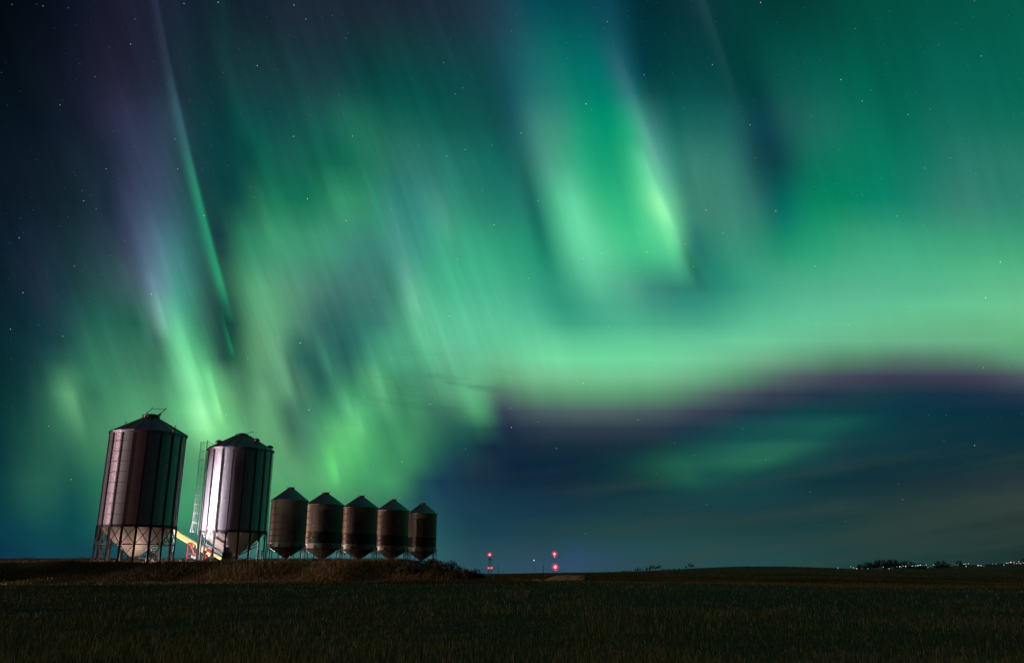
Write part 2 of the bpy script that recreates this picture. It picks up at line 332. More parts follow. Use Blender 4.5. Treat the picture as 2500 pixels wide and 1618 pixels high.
for pts, wd, amt in DARK:
    ae = np.array([px_chart(*p) for p in pts])
    c2, c1, c0 = np.polyfit(ae[:, 1], ae[:, 0], 2)
    e0, e1 = ae[:, 1].min(), ae[:, 1].max()
    line = W.math('MULTIPLY_ADD', W.math('MULTIPLY_ADD', cv, c2, c1), cv, c0)
    d = W.math('DIVIDE', W.math('SUBTRACT', cu, line), wd * math.pi / 180)
    g = W.math('POWER', 2.718, W.math('MULTIPLY', W.math('MULTIPLY', d, d), -1.0))
    t_ = W.mapr(cv, e0, e1)
    g = W.math('MULTIPLY', g, W.math('MULTIPLY', W.math('MULTIPLY', t_, W.math('SUBTRACT', 1.0, t_)), 4.0 * amt))
    col = W.mix(g, col, W.mix(1.0, col, (0.28, 0.28, 0.32), 'MULTIPLY'))
for pts, wd, stops in STREAKS:
    ae = np.array([px_chart(*p) for p in pts])
    wd *= math.pi / 180
    c2, c1, c0 = np.polyfit(ae[:, 1], ae[:, 0], 2)
    e0, e1 = ae[:, 1].min(), ae[:, 1].max()
    line = W.math('MULTIPLY_ADD', W.math('MULTIPLY_ADD', cv, c2, c1), cv, c0)
    d = W.math('DIVIDE', W.math('SUBTRACT', cu, line), wd)
    # soft to the left of the ray, crisp to its right
    d = W.math('MULTIPLY', d, W.mapr(d, -0.3, 0.3, 0.6, 1.5))
    g = W.math('POWER', 2.718, W.math('MULTIPLY', W.math('MULTIPLY', d, d), -1.0))
    tcol = W.ramp(W.mapr(cv, e0, e1), [(p, lin(c)) for p, c in stops], 'EASE')
    col = W.mix(g, col, W.mix(1.0, col, tcol, 'ADD'))

# thin dark bands of cloud low in front of the curtain
cl = W.new('ShaderNodeCombineXYZ')
wt.links.new(W.math('MULTIPLY', az, 0.16), cl.inputs[0])
wt.links.new(W.math('MULTIPLY_ADD', az, 0.10, W.math('MULTIPLY', el, 1.3)), cl.inputs[1])
cn = W.noise(cl.outputs[0], 1.0, 5, 0.6)
cmask = W.math('MULTIPLY', W.mapr(cn, 0.5, 0.72, smooth=True),
               W.math('MULTIPLY', W.mapr(W.math('ABSOLUTE', W.math('SUBTRACT', el, 12.6)), 2.6, 0.8, smooth=True), W.mapr(W.math('ABSOLUTE', W.math('ADD', az, 5.5)), 7.0, 2.0, smooth=True)))
col = W.mix(W.math('MULTIPLY', cmask, 0.35), col, lin((44, 80, 74)))

cl2 = W.new('ShaderNodeCombineXYZ')
wt.links.new(W.math('MULTIPLY', az, 0.055), cl2.inputs[0])
wt.links.new(W.math('MULTIPLY_ADD', az, -0.075, W.math('MULTIPLY', el, 0.62)), cl2.inputs[1])
cn2 = W.noise(cl2.outputs[0], 1.0, 4, 0.5)
cm2 = W.math('MULTIPLY', W.mapr(cn2, 0.42, 0.66, smooth=True), W.math('MULTIPLY', W.mapr(el, 9.5, 4.5, smooth=True), W.mapr(az, -6.0, 14.0, smooth=True)))
col = W.mix(W.math('MULTIPLY', cm2, 0.45), col, lin((50, 68, 62)))

# beyond the part in view: the arc goes on to the right, dark night sky to the left and behind
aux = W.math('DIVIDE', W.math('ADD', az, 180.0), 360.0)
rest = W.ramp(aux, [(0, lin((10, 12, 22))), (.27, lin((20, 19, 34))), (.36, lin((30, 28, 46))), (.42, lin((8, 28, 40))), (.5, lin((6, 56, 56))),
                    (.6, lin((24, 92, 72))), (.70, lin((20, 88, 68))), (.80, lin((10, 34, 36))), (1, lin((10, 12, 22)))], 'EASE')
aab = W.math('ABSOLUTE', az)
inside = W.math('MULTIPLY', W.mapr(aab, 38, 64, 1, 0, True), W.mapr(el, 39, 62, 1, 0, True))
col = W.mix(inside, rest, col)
col = W.mix(W.mapr(el, -0.5, -4.0), col, (0.002, 0.003, 0.003))

# stars
vor = W.new('ShaderNodeTexVoronoi', feature='F1')
wt.links.new(dirv, vor.inputs['Vector'])
vor.inputs['Scale'].default_value = 92.0
sp2 = W.new('ShaderNodeSeparateColor')
wt.links.new(vor.outputs['Color'], sp2.inputs[0])
br = W.math('POWER', sp2.outputs[0], 5.0)
star = W.math('MULTIPLY', W.mapr(vor.outputs['Distance'], 0.052, 0.02), W.math('MULTIPLY_ADD', br, 1.2, 0.06))
star = W.math('MULTIPLY', star, W.mapr(el, 1.0, 9.0))
scol = W.mix(sp2.outputs[1], (0.72, 0.86, 1.0), (1.0, 0.95, 0.88))
col = W.mix(1.0, col, W.mix(star, (0, 0, 0), scol), 'ADD')

vor2 = W.new('ShaderNodeTexVoronoi', feature='F1')
wt.links.new(dirv, vor2.inputs['Vector'])
vor2.inputs['Scale'].default_value = 190.0
sp3 = W.new('ShaderNodeSeparateColor')
wt.links.new(vor2.outputs['Color'], sp3.inputs[0])
dim = W.math('MULTIPLY', W.mapr(vor2.outputs['Distance'], 0.11, 0.03), W.math('MULTIPLY', W.math('POWER', sp3.outputs[0], 3.0), 0.10))
dim = W.math('MULTIPLY', dim, W.mapr(el, 3.0, 14.0))
col = W.mix(1.0, col, W.mix(dim, (0, 0, 0), (0.85, 0.92, 1.0)), 'ADD')

# a trace of low-sun atmosphere under it
nish = W.new('ShaderNodeTexSky', sky_type='NISHITA')
nish.sun_disc = False
nish.sun_elevation = R(12)
nish.sun_rotation = R(-125)
col = W.mix(1.0, col, W.mix(1.0, nish.outputs[0], (0.00025, 0.00025, 0.00025), 'MULTIPLY'), 'ADD')
bg = W.new('ShaderNodeBackground')
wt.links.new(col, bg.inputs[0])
bg.inputs[1].default_value = 1.0
wo = W.new('ShaderNodeOutputWorld')
wt.links.new(bg.outputs[0], wo.inputs[0])


def lamp(name, kind, loc, power, color, aim=None, size=0.1, **kw):
    d = bpy.data.lights.new(name, kind)
    d.energy = power
    d.color = color
    if kind == 'SUN':
        d.angle = size
    else:
        d.shadow_soft_size = size
    for k, v in kw.items():
        setattr(d, k, v)
    o = bpy.data.objects.new(name, d)
    o.location = loc
    if aim is not None:
        o.rotation_euler = (Vector(aim) - Vector(loc)).to_track_quat('-Z', 'Y').to_euler()
    COL.objects.link(o)
    return o


# added fill sun, low behind the camera's left shoulder, to lift the field
ma, me = R(-125), R(12)
lamp('fill_sun', 'SUN', (0, 0, 50), 0.27, (1.0, 0.90, 0.66),
     aim=(-math.sin(ma) * 100, -math.cos(ma) * 100, 50 - math.tan(me) * 100), size=R(0.5))
# the working floodlight among the big bins, the yard light beyond the left edge, headlights on the track behind the mound
FLOOD = (-34.6, 77.0, 5.0)
lamp('floodlight_beam', 'SPOT', FLOOD, 8200, (1.0, 0.91, 0.98), aim=(FLOOD[0] + 9.0, FLOOD[1] + 1.2, FLOOD[2] + 0.6), size=0.1, spot_size=R(104), spot_blend=0.25)
lamp('auger_fill_light', 'SPOT', (-32.6, 80.2, 3.9), 600, (1.0, 0.92, 0.88), aim=(-31.6, 83.4, 4.3), size=0.08, spot_size=R(125), spot_blend=0.4)  # added lamp that brightens the auger, no fixture of its own
lamp('yard_light', 'SPOT', (-130, 44, 12), 125000, (1.0, 0.64, 0.66), aim=(-30.5, 76, 9), size=0.3, spot_size=R(15), spot_blend=0.3)
lamp('yard_light', 'SPOT', (-130, 129, 12), 95000, (1.0, 0.58, 0.44), aim=(-24, 112, 6), size=0.3, spot_size=R(13.5), spot_blend=0.4)
lamp('mound_fill_light', 'SPOT', (-112, 35, 3.2), 300000, (1.0, 0.70, 0.48), aim=(-13, 62.5, 2.4), size=0.2, spot_size=R(6.5), spot_blend=0.7)  # unseen narrow spot added to warm the mound grass
for lx, ly in ((-33.6, 70.4), (-31.0, 70.5), (-31.2, 74.2)):
    lamp('hopper_light', 'POINT', (lx, ly, 2.35), 60, (1.0, 0.74, 0.64), size=0.08)
lamp('track_beam', 'SPOT', (-7.2, 162, 1.0), 3500, (1.0, 0.76, 0.62), aim=(7.5, 115, 0.2), size=0.1, spot_size=R(40), spot_blend=0.7)
lamp('track_beam', 'SPOT', (-4.8, 100, 0.9), 4000, (1.0, 0.74, 0.6), aim=(7.2, 124, 0.3), size=0.1, spot_size=R(52), spot_blend=0.7)  # added spot for the uncut grass, no vehicle stands here
lamp('tail_light', 'POINT', (-40, -60, 1.2), 6500, (1.0, 0.03, 0.06), size=0.5)


# ------------------------------------------------------------------ mesh helpers
class MB:
    def __init__(self):
        self.v, self.f, self.m, self.s = [], [], [], []

    def add(self, vs, fs, mat=0, smooth=False):
        o = len(self.v)
        self.v += [tuple(p) for p in vs]
        for f in fs:
            self.f.append(tuple(i + o for i in f))
            self.m.append(mat)
            self.s.append(smooth)
        return self

    def box(self, c, size, rot=None, mat=0):
        sx_, sy_, sz_ = (k / 2 for k in size)
        vs = [Vector((x * sx_, y * sy_, z * sz_)) for z in (-1, 1) for y in (-1, 1) for x in (-1, 1)]
        if rot is not None:
            vs = [rot @ p for p in vs]
        vs = [p + Vector(c) for p in vs]
        return self.add(vs, [(0, 2, 3, 1), (4, 5, 7, 6), (0, 1, 5, 4), (1, 3, 7, 5), (3, 2, 6, 7), (2, 0, 4, 6)], mat)

    def bar(self, p0, p1, w, h, up=(0, 0, 1), mat=0):
        p0, p1 = Vector(p0), Vector(p1)
        d = (p1 - p0)
        L = d.length
        d.normalize()
        u = Vector(up)
        sdir = d.cross(u)
        if sdir.length < 1e-4:
            sdir = d.cross(Vector((1, 0, 0)))
        sdir.normalize()
        u = sdir.cross(d)
        rot = Matrix((sdir, d, u)).transposed()
        return self.box((p0 + p1) / 2, (w, L, h), rot, mat)

    def tube(self, p0, p1, r0, r1=None, n=8, mat=0, caps=True):
        r1 = r0 if r1 is None else r1
        p0, p1 = Vector(p0), Vector(p1)
        d = (p1 - p0).normalized()
        a = d.orthogonal().normalized()
        b = d.cross(a)
        vs = []
        for p, r in ((p0, r0), (p1, r1)):
            for k in range(n):
                t = 2 * math.pi * k / n
                vs.append(p + a * (r * math.cos(t)) + b * (r * math.sin(t)))
        fs = [(k, (k + 1) % n, n + (k + 1) % n, n + k) for k in range(n)]
        self.add(vs, fs, mat, True)
        if caps:
            self.add(vs[:n], [tuple(range(n - 1, -1, -1))], mat)
            self.add(vs[n:], [tuple(range(n))], mat)
        return self

    def lathe(self, prof, n=32, mat=0, a0=0.0, a1=2 * math.pi, smooth=True, c=(0, 0, 0)):
        full = abs(a1 - a0 - 2 * math.pi) < 1e-6
        cnt = n if full else n + 1
        vs = []
        for k in range(cnt):
            t = a0 + (a1 - a0) * k / n
            for r, z in prof:
                vs.append((c[0] + r * math.sin(t), c[1] - r * math.cos(t), c[2] + z))
        m = len(prof)
        fs = []
        for k in range(n):
            k2 = (k + 1) % cnt
            for j in range(m - 1):
                fs.append((k * m + j, k2 * m + j, k2 * m + j + 1, k * m + j + 1))
        return self.add(vs, fs, mat, smooth)

    def sphere(self, c, r, n=12, k=8, mat=0, sc_=(1, 1, 1)):
        prof = [(r * math.sin(math.pi * j / k), -r * math.cos(math.pi * j / k)) for j in range(k + 1)]
        o = len(self.v)
        self.lathe(prof, n, mat)
        for i in range(o, len(self.v)):
            p = self.v[i]
            self.v[i] = (c[0] + p[0] * sc_[0], c[1] + p[1] * sc_[1], c[2] + p[2] * sc_[2])
        return self

    def torus(self, c, rad, r, n=20, k=6, axis='Z', mat=0, squash=1.0):
        vs, fs = [], []
        for i in range(n):
            t = 2 * math.pi * i / n
            for j in range(k):
                q = 2 * math.pi * j / k
                x, y, z = (rad + r * math.cos(q)) * math.cos(t), (rad + r * math.cos(q)) * math.sin(t), r * squash * math.sin(q)
                p = {'Z': (x, y, z), 'Y': (x, z, y), 'X': (z, x, y)}[axis]
                vs.append((p[0] + c[0], p[1] + c[1], p[2] + c[2]))
        for i in range(n):
            for j in range(k):
                fs.append((i * k + j, ((i + 1) % n) * k + j, ((i + 1) % n) * k + (j + 1) % k, i * k + (j + 1) % k))
        return self.add(vs, fs, mat, True)

    def mesh(self, name, mats):
        me_ = bpy.data.meshes.new(name)
        me_.from_pydata(self.v, [], self.f)
        for m_ in (mats if isinstance(mats, (list, tuple)) else [mats]):
            me_.materials.append(m_)
        me_.polygons.foreach_set('material_index', self.m)
        me_.polygons.foreach_set('use_smooth', self.s)
        me_.update()
        return me_


def put(name, mesh, parent=None, loc=(0, 0, 0), rot=(0, 0, 0)):
    o = bpy.data.objects.new(name, mesh)
    o.location = loc
    o.rotation_euler = rot
    if parent is not None:
        o.parent = parent
    COL.objects.link(o)
    return o


def tag(o, label, cat, group=None):
    o['label'] = label
    o['category'] = cat
    if group:
        o['group'] = group
    return o


def thing(name, label, cat, loc=(0, 0, 0), rz=0.0, group=None):
    o = put(name, None, None, loc, (0, 0, rz))
    o.empty_display_size = 0.3
    return tag(o, label, cat, group)


def kids(o):
    return [c for c in COL.objects if c.parent == o]


def copy_tree(o, parent=None, table=None):
    c = o.copy()
    COL.objects.link(c)
    if parent is not None:
        c.parent = parent
    for ch in table.get(o, []):
        copy_tree(ch, c, table)
    return c


# ------------------------------------------------------------------ materials
def mat(name, color, rough=0.6, metal=0.0, var=0.0, scale=3.0, bump=0.0, bscale=20.0, spec=0.5, color2=None, stretch=None):
    m = bpy.data.materials.new(name)
    m.use_nodes = True
    t = m.node_tree
    N = Nodes(t)
    b = t.nodes['Principled BSDF']
    b.inputs['Roughness'].default_value = rough
    b.inputs['Metallic'].default_value = metal
    b.inputs['Specular IOR Level'].default_value = spec
    if var or color2:
        tc = N.new('ShaderNodeTexCoord').outputs['Object']
        if stretch:
            mp = N.new('ShaderNodeMapping')
            mp.inputs['Scale'].default_value = stretch
            t.links.new(tc, mp.inputs[0])
            tc = mp.outputs[0]
        n = N.noise(tc, scale, 5, 0.6)
        c2 = color2 or tuple(c * (1 - var) for c in color)
        t.links.new(N.mix(N.mapr(n, 0.35, 0.65), color, c2), b.inputs['Base Color'])
        t.links.new(N.mapr(n, 0.3, 0.7, max(rough - 0.08, 0.05), min(rough + 0.1, 1)), b.inputs['Roughness'])
        if bump:
            bn = N.new('ShaderNodeBump')
            bn.inputs['Strength'].default_value = bump
            bn.inputs['Distance'].default_value = 0.02
            t.links.new(N.noise(tc, bscale, 4, 0.6), bn.inputs['Height'])
            t.links.new(bn.outputs[0], b.inputs['Normal'])
    else:
        b.inputs['Base Color'].default_value = tuple(color) + (1,)
    return m


def glow(name, color, strength):
    m = bpy.data.materials.new(name)
    m.use_nodes = True
    b = m.node_tree.nodes['Principled BSDF']
    b.inputs['Base Color'].default_value = (0.05, 0.05, 0.05, 1)
    b.inputs['Emission Color'].default_value = tuple(color) + (1,)
    b.inputs['Emission Strength'].default_value = strength
    return m


M = dict(
    galv=mat('galvanised_sheet', (0.56, 0.53, 0.60), 0.40, 0.84, 0.22, 1.2, stretch=(1, 1, 0.3)),
    post=mat('dull_steel', (0.05, 0.046, 0.046), 0.5, 0.3, 0.3, 2.0),
    roof=mat('weathered_roof_sheet', (0.36, 0.38, 0.40), 0.42, 0.85, 0.3, 1.0),
    hopper=mat('painted_hopper_steel', (0.62, 0.53, 0.47), 0.5, 0.15, 0.18, 1.5, stretch=(1, 1, 0.4)),
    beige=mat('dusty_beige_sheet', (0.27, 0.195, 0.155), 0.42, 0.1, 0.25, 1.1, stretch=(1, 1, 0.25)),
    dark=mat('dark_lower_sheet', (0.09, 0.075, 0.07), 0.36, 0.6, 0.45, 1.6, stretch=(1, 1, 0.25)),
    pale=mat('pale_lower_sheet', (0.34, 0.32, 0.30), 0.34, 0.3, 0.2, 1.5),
    cone=mat('brown_hopper_steel', (0.22, 0.17, 0.145), 0.45, 0.2, 0.3, 1.4),
    black=mat('black_steel', (0.02, 0.02, 0.022), 0.5, 0.0, 0.4, 5),
    yellow=mat('yellow_paint', (0.84, 0.66, 0.27), 0.4, 0.0, 0.15, 2.0),
    red=mat('red_paint', (0.60, 0.03, 0.04), 0.4, 0.0, 0.25, 3.0),
    blue=mat('blue_paint', (0.04, 0.10, 0.55), 0.35, 0.0, 0.2, 3.0),
    white=mat('white_paint', (0.78, 0.78, 0.78), 0.45, 0.0, 0.1, 3.0),
    rubber=mat('tyre_rubber', (0.02, 0.02, 0.02), 0.8, 0.0, 0.3, 8.0),
    wood=mat('weathered_pole_wood', (0.10, 0.08, 0.06), 0.85, 0.0, 0.3, 6.0),
    bark=mat('bark', (0.07, 0.055, 0.04), 0.9, 0.0, 0.4, 5.0),
    needle=mat('needles', (0.02, 0.035, 0.018), 0.8, 0.0, 0.5, 0.7),
    leaf=mat('autumn_leaves', (0.045, 0.04, 0.02), 0.8, 0.0, 0.5, 0.7),
    shrub=mat('shrub_leaves', (0.06, 0.045, 0.028), 0.85, 0.0, 0.6, 1.3),
    gravel=mat('gravel', (0.36, 0.30, 0.25), 0.95, 0.0, 0.3, 1.5, 0.4, 8),
    red_glow=glow('red_beacon', (1.0, 0.5, 0.58), 1.6),
    red_halo=glow('red_halo', (1.0, 0.03, 0.09), 0.8),
    white_glow=glow('white_lamp', (1.0, 0.90, 0.84), 1.5),
    mast_glow=glow('mast_lamp', (1.0, 0.72, 0.78), 0.7),
    cool_glow=glow('cool_lamp', (0.75, 0.95, 1.0), 1.3),
    red_town=glow('red_lamp', (1.0, 0.15, 0.18), 1.2),
    flood_glass=glow('flood_glass', (1.0, 0.95, 0.95), 25.0),
)

# ------------------------------------------------------------------ terrain
PXK = [1100, 1400, 1700, 2000, 2500]
CONT = {62: [1419, 1422, 1424, 1433, 1435], 90: [1420, 1421, 1423, 1431, 1434], 120: [1415, 1416, 1419, 1425, 1430],
        180: [1409, 1410, 1410, 1412, 1418], 280: [1404, 1402, 1398, 1396, 1403]}
SKX = [0, 1100, 1190, 1300, 1480, 1550, 1620, 1700, 1800, 1900, 1980, 2080, 2200, 2350, 2500]
SKP = [1402, 1402, 1401, 1398.5, 1396, 1394, 1391, 1386.5, 1382.5, 1382, 1384, 1388, 1389.5, 1389.5, 1390]
FARX = [0, 1100, 1500, 2000, 2200, 2350, 2420, 2500, 2700]
FARP = [1402, 1402, 1397, 1388, 1388, 1379, 1376, 1374, 1372]
YK = [62, 90, 120, 180, 280, 400, 900, 2500, 7000]


def py_to_z(py, px, Y):
    b = -(py - CY) / F
    return CAMZ + (SP + CP * b) / (CP - SP * b) * Y


def ground_z(X, Y):
    X, Y = np.asarray(X, float), np.asarray(Y, float)
    Yc = np.maximum(Y, 25.0)
    px = np.clip(CX + F / 0.9605 * X / Yc, 0, 2700)
    zs = []
    for y in YK:
        if y in CONT:
            py = np.interp(px, PXK, CONT[y])
        elif y == 2500:
            py = np.interp(px, FARX, FARP)
        elif y == 7000:
            py = np.interp(px, FARX, FARP) + 2
        else:
            py = np.interp(px, SKX, SKP) + (1.2 if y == 900 else 0)
        zs.append(py_to_z(py, px, float(y)))
    zs = np.array(zs)
    base = np.zeros_like(X)
    base = zs[0] * np.clip((Y - 8) / 54.0, 0, 1) ** 1.15
    for i in range(len(YK) - 1):
        t = np.clip((Y - YK[i]) / (YK[i + 1] - YK[i]), 0, 1)
        if YK[i] < 400:
            t = t * t * (3 - 2 * t)
        base = np.where(Y > YK[i], zs[i] * (1 - t) + zs[i + 1] * t, base)
    # slow swells of the ploughed ground
    base = base + 0.05 * np.sin(X * 0.31 + 1.7) * np.sin(Y * 0.23) * sstep(14, 24, Y) * (1 - sstep(48, 60, Y))
    top = 2.14 + 0.58 * sstep(72, 103, Y) + 0.06 * np.sin(X * 0.5) + 0.04 * np.sin(X * 1.3 + Y)
    edge = -4.9 + 0.7 * np.sin(Y * 0.21) - 0.075 * (Y - 60)
    mask = (1 - sstep(-5.5, 2.6, X - edge)) * sstep(59.3, 66.0, Y + 0.7 * np.sin(X * 0.37) + 0.35 * np.sin(X * 0.93 + 1)) * (1 - sstep(150, 230, Y))
    return base * (1 - mask) + np.maximum(top, base) * mask


def grid_mesh(name, xs, ys, polar=False):
    XX, YY = np.meshgrid(xs, ys)
    if polar:
        XX = XX * YY
    ZZ = ground_z(XX, YY)
    v = np.stack([XX, YY, ZZ], -1).reshape(-1, 3)
    nx, ny = len(xs), len(ys)
    i = np.arange(nx * (ny - 1)).reshape(ny - 1, nx)[:, :-1].ravel()
    f = np.stack([i, i + 1, i + nx + 1, i + nx], -1)
    return v, f


def np_mesh(name, v, f, mats, col=None, smooth=True):
    me_ = bpy.data.meshes.new(name)
    n, k = f.shape
    me_.vertices.add(len(v))
    me_.vertices.foreach_set('co', np.ascontiguousarray(v, np.float32).ravel())
    me_.loops.add(n * k)
    me_.loops.foreach_set('vertex_index', np.ascontiguousarray(f, np.int32).ravel())
    me_.polygons.add(n)
    me_.polygons.foreach_set('loop_start', np.arange(0, n * k, k, dtype=np.int32))
    me_.polygons.foreach_set('use_smooth', np.full(n, smooth))
    if col is not None:
        ca = me_.color_attributes.new('tint', 'FLOAT_COLOR', 'POINT')
        ca.data.foreach_set('color', np.ascontiguousarray(np.c_[col, np.ones(len(col))], np.float32).ravel())
    me_.update(calc_edges=True)
    for m_ in (mats if isinstance(mats, (list, tuple)) else [mats]):
        me_.materials.append(m_)
    return me_


def ground_material():
    m = bpy.data.materials.new('stubble_ground')
    m.use_nodes = True
    t = m.node_tree
    N = Nodes(t)
    b = t.nodes['Principled BSDF']
    b.inputs['Roughness'].default_value = 0.95
    b.inputs['Specular IOR Level'].default_value = 0.1
    p = N.new('ShaderNodeNewGeometry').outputs['Position']
    big = N.noise(p, 0.05, 4, 0.6)
    mid = N.noise(p, 0.9, 5, 0.65)
    small = N.noise(p, 7.0, 4, 0.7)
    c = N.mix(N.mapr(mid, 0.35, 0.65), (0.024, 0.022, 0.013), (0.055, 0.048, 0.026))
    c = N.mix(N.mapr(big, 0.42, 0.62), c, (0.036, 0.040, 0.018))
    c = N.mix(N.mapr(small, 0.52, 0.7, 0, 0.6), c, (0.12, 0.105, 0.06))
    # the next field over: paler cut straw
    s_ = N.new('ShaderNodeSeparateXYZ')
    t.links.new(p, s_.inputs[0])
    wob = N.math('MULTIPLY_ADD', big, 60.0, s_.outputs[1])
    far_ = N.math('MULTIPLY', N.math('MULTIPLY', N.mapr(wob, 128, 134), N.mapr(wob, 225, 205)), N.mapr(s_.outputs[0], 46, 26))
    c = N.mix(N.math('MULTIPLY', far_, 0.8), c, (0.26, 0.17, 0.12))
    c = N.mix(N.mapr(wob, 225, 290), c, N.mix(N.mapr(mid, 0.35, 0.65), (0.20, 0.085, 0.04), (0.11, 0.06, 0.03)))
    t.links.new(c, b.inputs['Base Color'])
    bn = N.new('ShaderNodeBump')
    bn.inputs['Strength'].default_value = 0.8
    bn.inputs['Distance'].default_value = 0.08
    t.links.new(small, bn.inputs['Height'])
    t.links.new(bn.outputs[0], b.inputs['Normal'])
    return m


M['ground'] = ground_material()
near_x = np.sort(np.r_[np.arange(-90, 90.1, 1.0), -90 - np.geomspace(2, 3000, 26), 90 + np.geomspace(2, 3000, 26)])
near_y = np.sort(np.r_[np.arange(0, 56, 2.0), np.arange(56, 72, 0.6), np.arange(72, 150.1, 2.0), -np.geomspace(2, 3000, 22)])
v1, f1 = grid_mesh('near', near_x, near_y)
far_u = np.sort(np.r_[np.linspace(-0.75, 0.75, 240), np.linspace(0.8, 20, 20), -np.linspace(0.8, 20, 20)])
v2, f2 = grid_mesh('far', far_u, np.r_[np.arange(150, 300, 6.0), np.geomspace(300, 9000, 50)], True)
g = put('ground', np_mesh('ground', np.r_[v1, v2], np.r_[f1, f2 + len(v1)], M['ground']))
g['kind'] = 'structure'


def tint_material(name, rough=0.85, spec=0.15, transl=0.25):
    m = bpy.data.materials.new(name)
    m.use_nodes = True
    t = m.node_tree
    N = Nodes(t)
    b = t.nodes['Principled BSDF']
    b.inputs['Roughness'].default_value = rough
    b.inputs['Specular IOR Level'].default_value = spec
    a = N.new('ShaderNodeAttribute', attribute_name='tint')
    p = N.new('ShaderNodeNewGeometry').outputs['Position']
    c = N.mix(N.mapr(N.noise(p, 0.6, 3), 0.3, 0.7, 0, 0.25), a.outputs['Color'], (0.03, 0.03, 0.012))
    t.links.new(c, b.inputs['Base Color'])
    return m


M['straw'] = tint_material('straw_blades')


def vnoise(x, y, s, seed):
    r = np.random.default_rng(seed)
    g_ = r.random((64, 64))
    xi, yi = x / s, y / s
    x0, y0 = np.floor(xi).astype(int), np.floor(yi).astype(int)
    fx, fy = xi - x0, yi - y0
    fx, fy = fx * fx * (3 - 2 * fx), fy * fy * (3 - 2 * fy)
    G = lambda a, b: g_[a % 64, b % 64]
    return (G(x0, y0) * (1 - fx) + G(x0 + 1, y0) * fx) * (1 - fy) + (G(x0, y0 + 1) * (1 - fx) + G(x0 + 1, y0 + 1) * fx) * fy


def blades(name, X, Y, h, w, lean, colr, flat=None):
    """Bent two-quad blades standing on the ground."""
    n = len(X)
    Z = ground_z(X, Y) - 0.02
    th = RNG.uniform(0, 2 * np.pi, n)
    ph = RNG.uniform(0, 2 * np.pi, n)
    ux, uy = np.cos(th) * w / 2, np.sin(th) * w / 2 * 0.5
    lx, ly = np.cos(ph) * lean * h, np.sin(ph) * lean * h
    up = np.sqrt(np.maximum(1 - lean * lean, 0.02)) * h
    v = np.zeros((n, 6, 3))
    for k, (fr, wd) in enumerate(((0, 1.0), (0.55, 0.85), (1.0, 0.3))):
        bx, by, bz = X + lx * fr ** 1.6, Y + ly * fr ** 1.6, Z + up * fr
        v[:, 2 * k] = np.stack([bx - ux * wd, by - uy * wd, bz], -1)
        v[:, 2 * k + 1] = np.stack([bx + ux * wd, by + uy * wd, bz], -1)
    o = np.arange(n)[:, None] * 6
    f = np.concatenate([o + np.array([0, 1, 3, 2]), o + np.array([2, 3, 5, 4])], 0)
    me_ = np_mesh(name, v.reshape(-1, 3), f, M['straw'], np.repeat(colr, 6, 0), smooth=False)
    ob = put(name, me_)
    ob['kind'] = 'stuff'
    return ob


def straw_colors(n, green, seed):
    r = np.random.default_rng(seed)
    base = np.array([[0.34, 0.26, 0.12], [0.24, 0.19, 0.08], [0.50, 0.46, 0.30], [0.15, 0.19, 0.05], [0.09, 0.14, 0.045], [0.17, 0.13, 0.07]])
    pr_ = np.array([.22, .17, .12, .24, .15, .10])
    gi = np.clip(green, 0, 1)
    k = r.choice(6, n, p=pr_)
    k = np.where(r.random(n) < gi * 0.6, r.choice([3, 4], n), k)
    return base[k] * r.uniform(0.75, 1.6, (n, 1))


# cut crop: stalks thin out with distance only as the eye loses them
n = 230000
Yb = 1.0 / RNG.uniform(1 / 63.0, 1 / 9.5, n)
Xb = RNG.uniform(-0.78, 0.78, n) * Yb
keep = RNG.random(n) < 0.22 + 1.0 * vnoise(Xb, Yb * 0.6, 2.2, 3) * vnoise(Xb, Yb, 0.7, 4) * 1.6
Xb, Yb = Xb[keep], Yb[keep]
n = len(Xb)
hb = RNG.uniform(0.06, 0.21, n) * (0.6 + 0.7 * vnoise(Xb, Yb, 3.1, 5))
wb = np.maximum(0.0065, 0.0004 * Yb) * RNG.uniform(0.7, 1.4, n)
lb = np.clip(np.abs(RNG.normal(0.1, 0.28, n)), 0, 0.97)
blades('stubble', Xb, Yb, hb, wb, lb, straw_colors(n, vnoise(Xb, Yb, 5.0, 6) * 1.3 - 0.3, 1))
# more of the same field on the right, beyond the near rise
n = 60000
Yb = RNG.uniform(60, 122, n)
Xb = RNG.uniform(-2, 0.72 * 122, n)
Xb = np.where(Xb > 0.72 * Yb, Xb * 0.5, Xb)
hb = RNG.uniform(0.06, 0.15, n)
blades('far_stubble', Xb, Yb, hb, np.full(n, 0.04), np.clip(np.abs(RNG.normal(0.1, 0.2, n)), 0, 0.9), straw_colors(n, np.zeros(n), 2) * np.array([[0.7, 0.6, 0.5]]))
n = 70000
Yb = 1.0 / RNG.uniform(1 / 420.0, 1 / 118.0, n)
Xb = RNG.uniform(-0.02, 0.68, n) * Yb
hb = RNG.uniform(0.06, 0.22, n)
blades('hill_stubble', Xb, Yb, hb, 0.0007 * Yb, np.clip(np.abs(RNG.normal(0.1, 0.2, n)), 0, 0.9), straw_colors(n, np.zeros(n), 7) * np.array([[0.85, 0.62, 0.5]]) * (0.22 + 0.8 * vnoise(Xb, Yb * 0.4, 9, 21))[:, None])
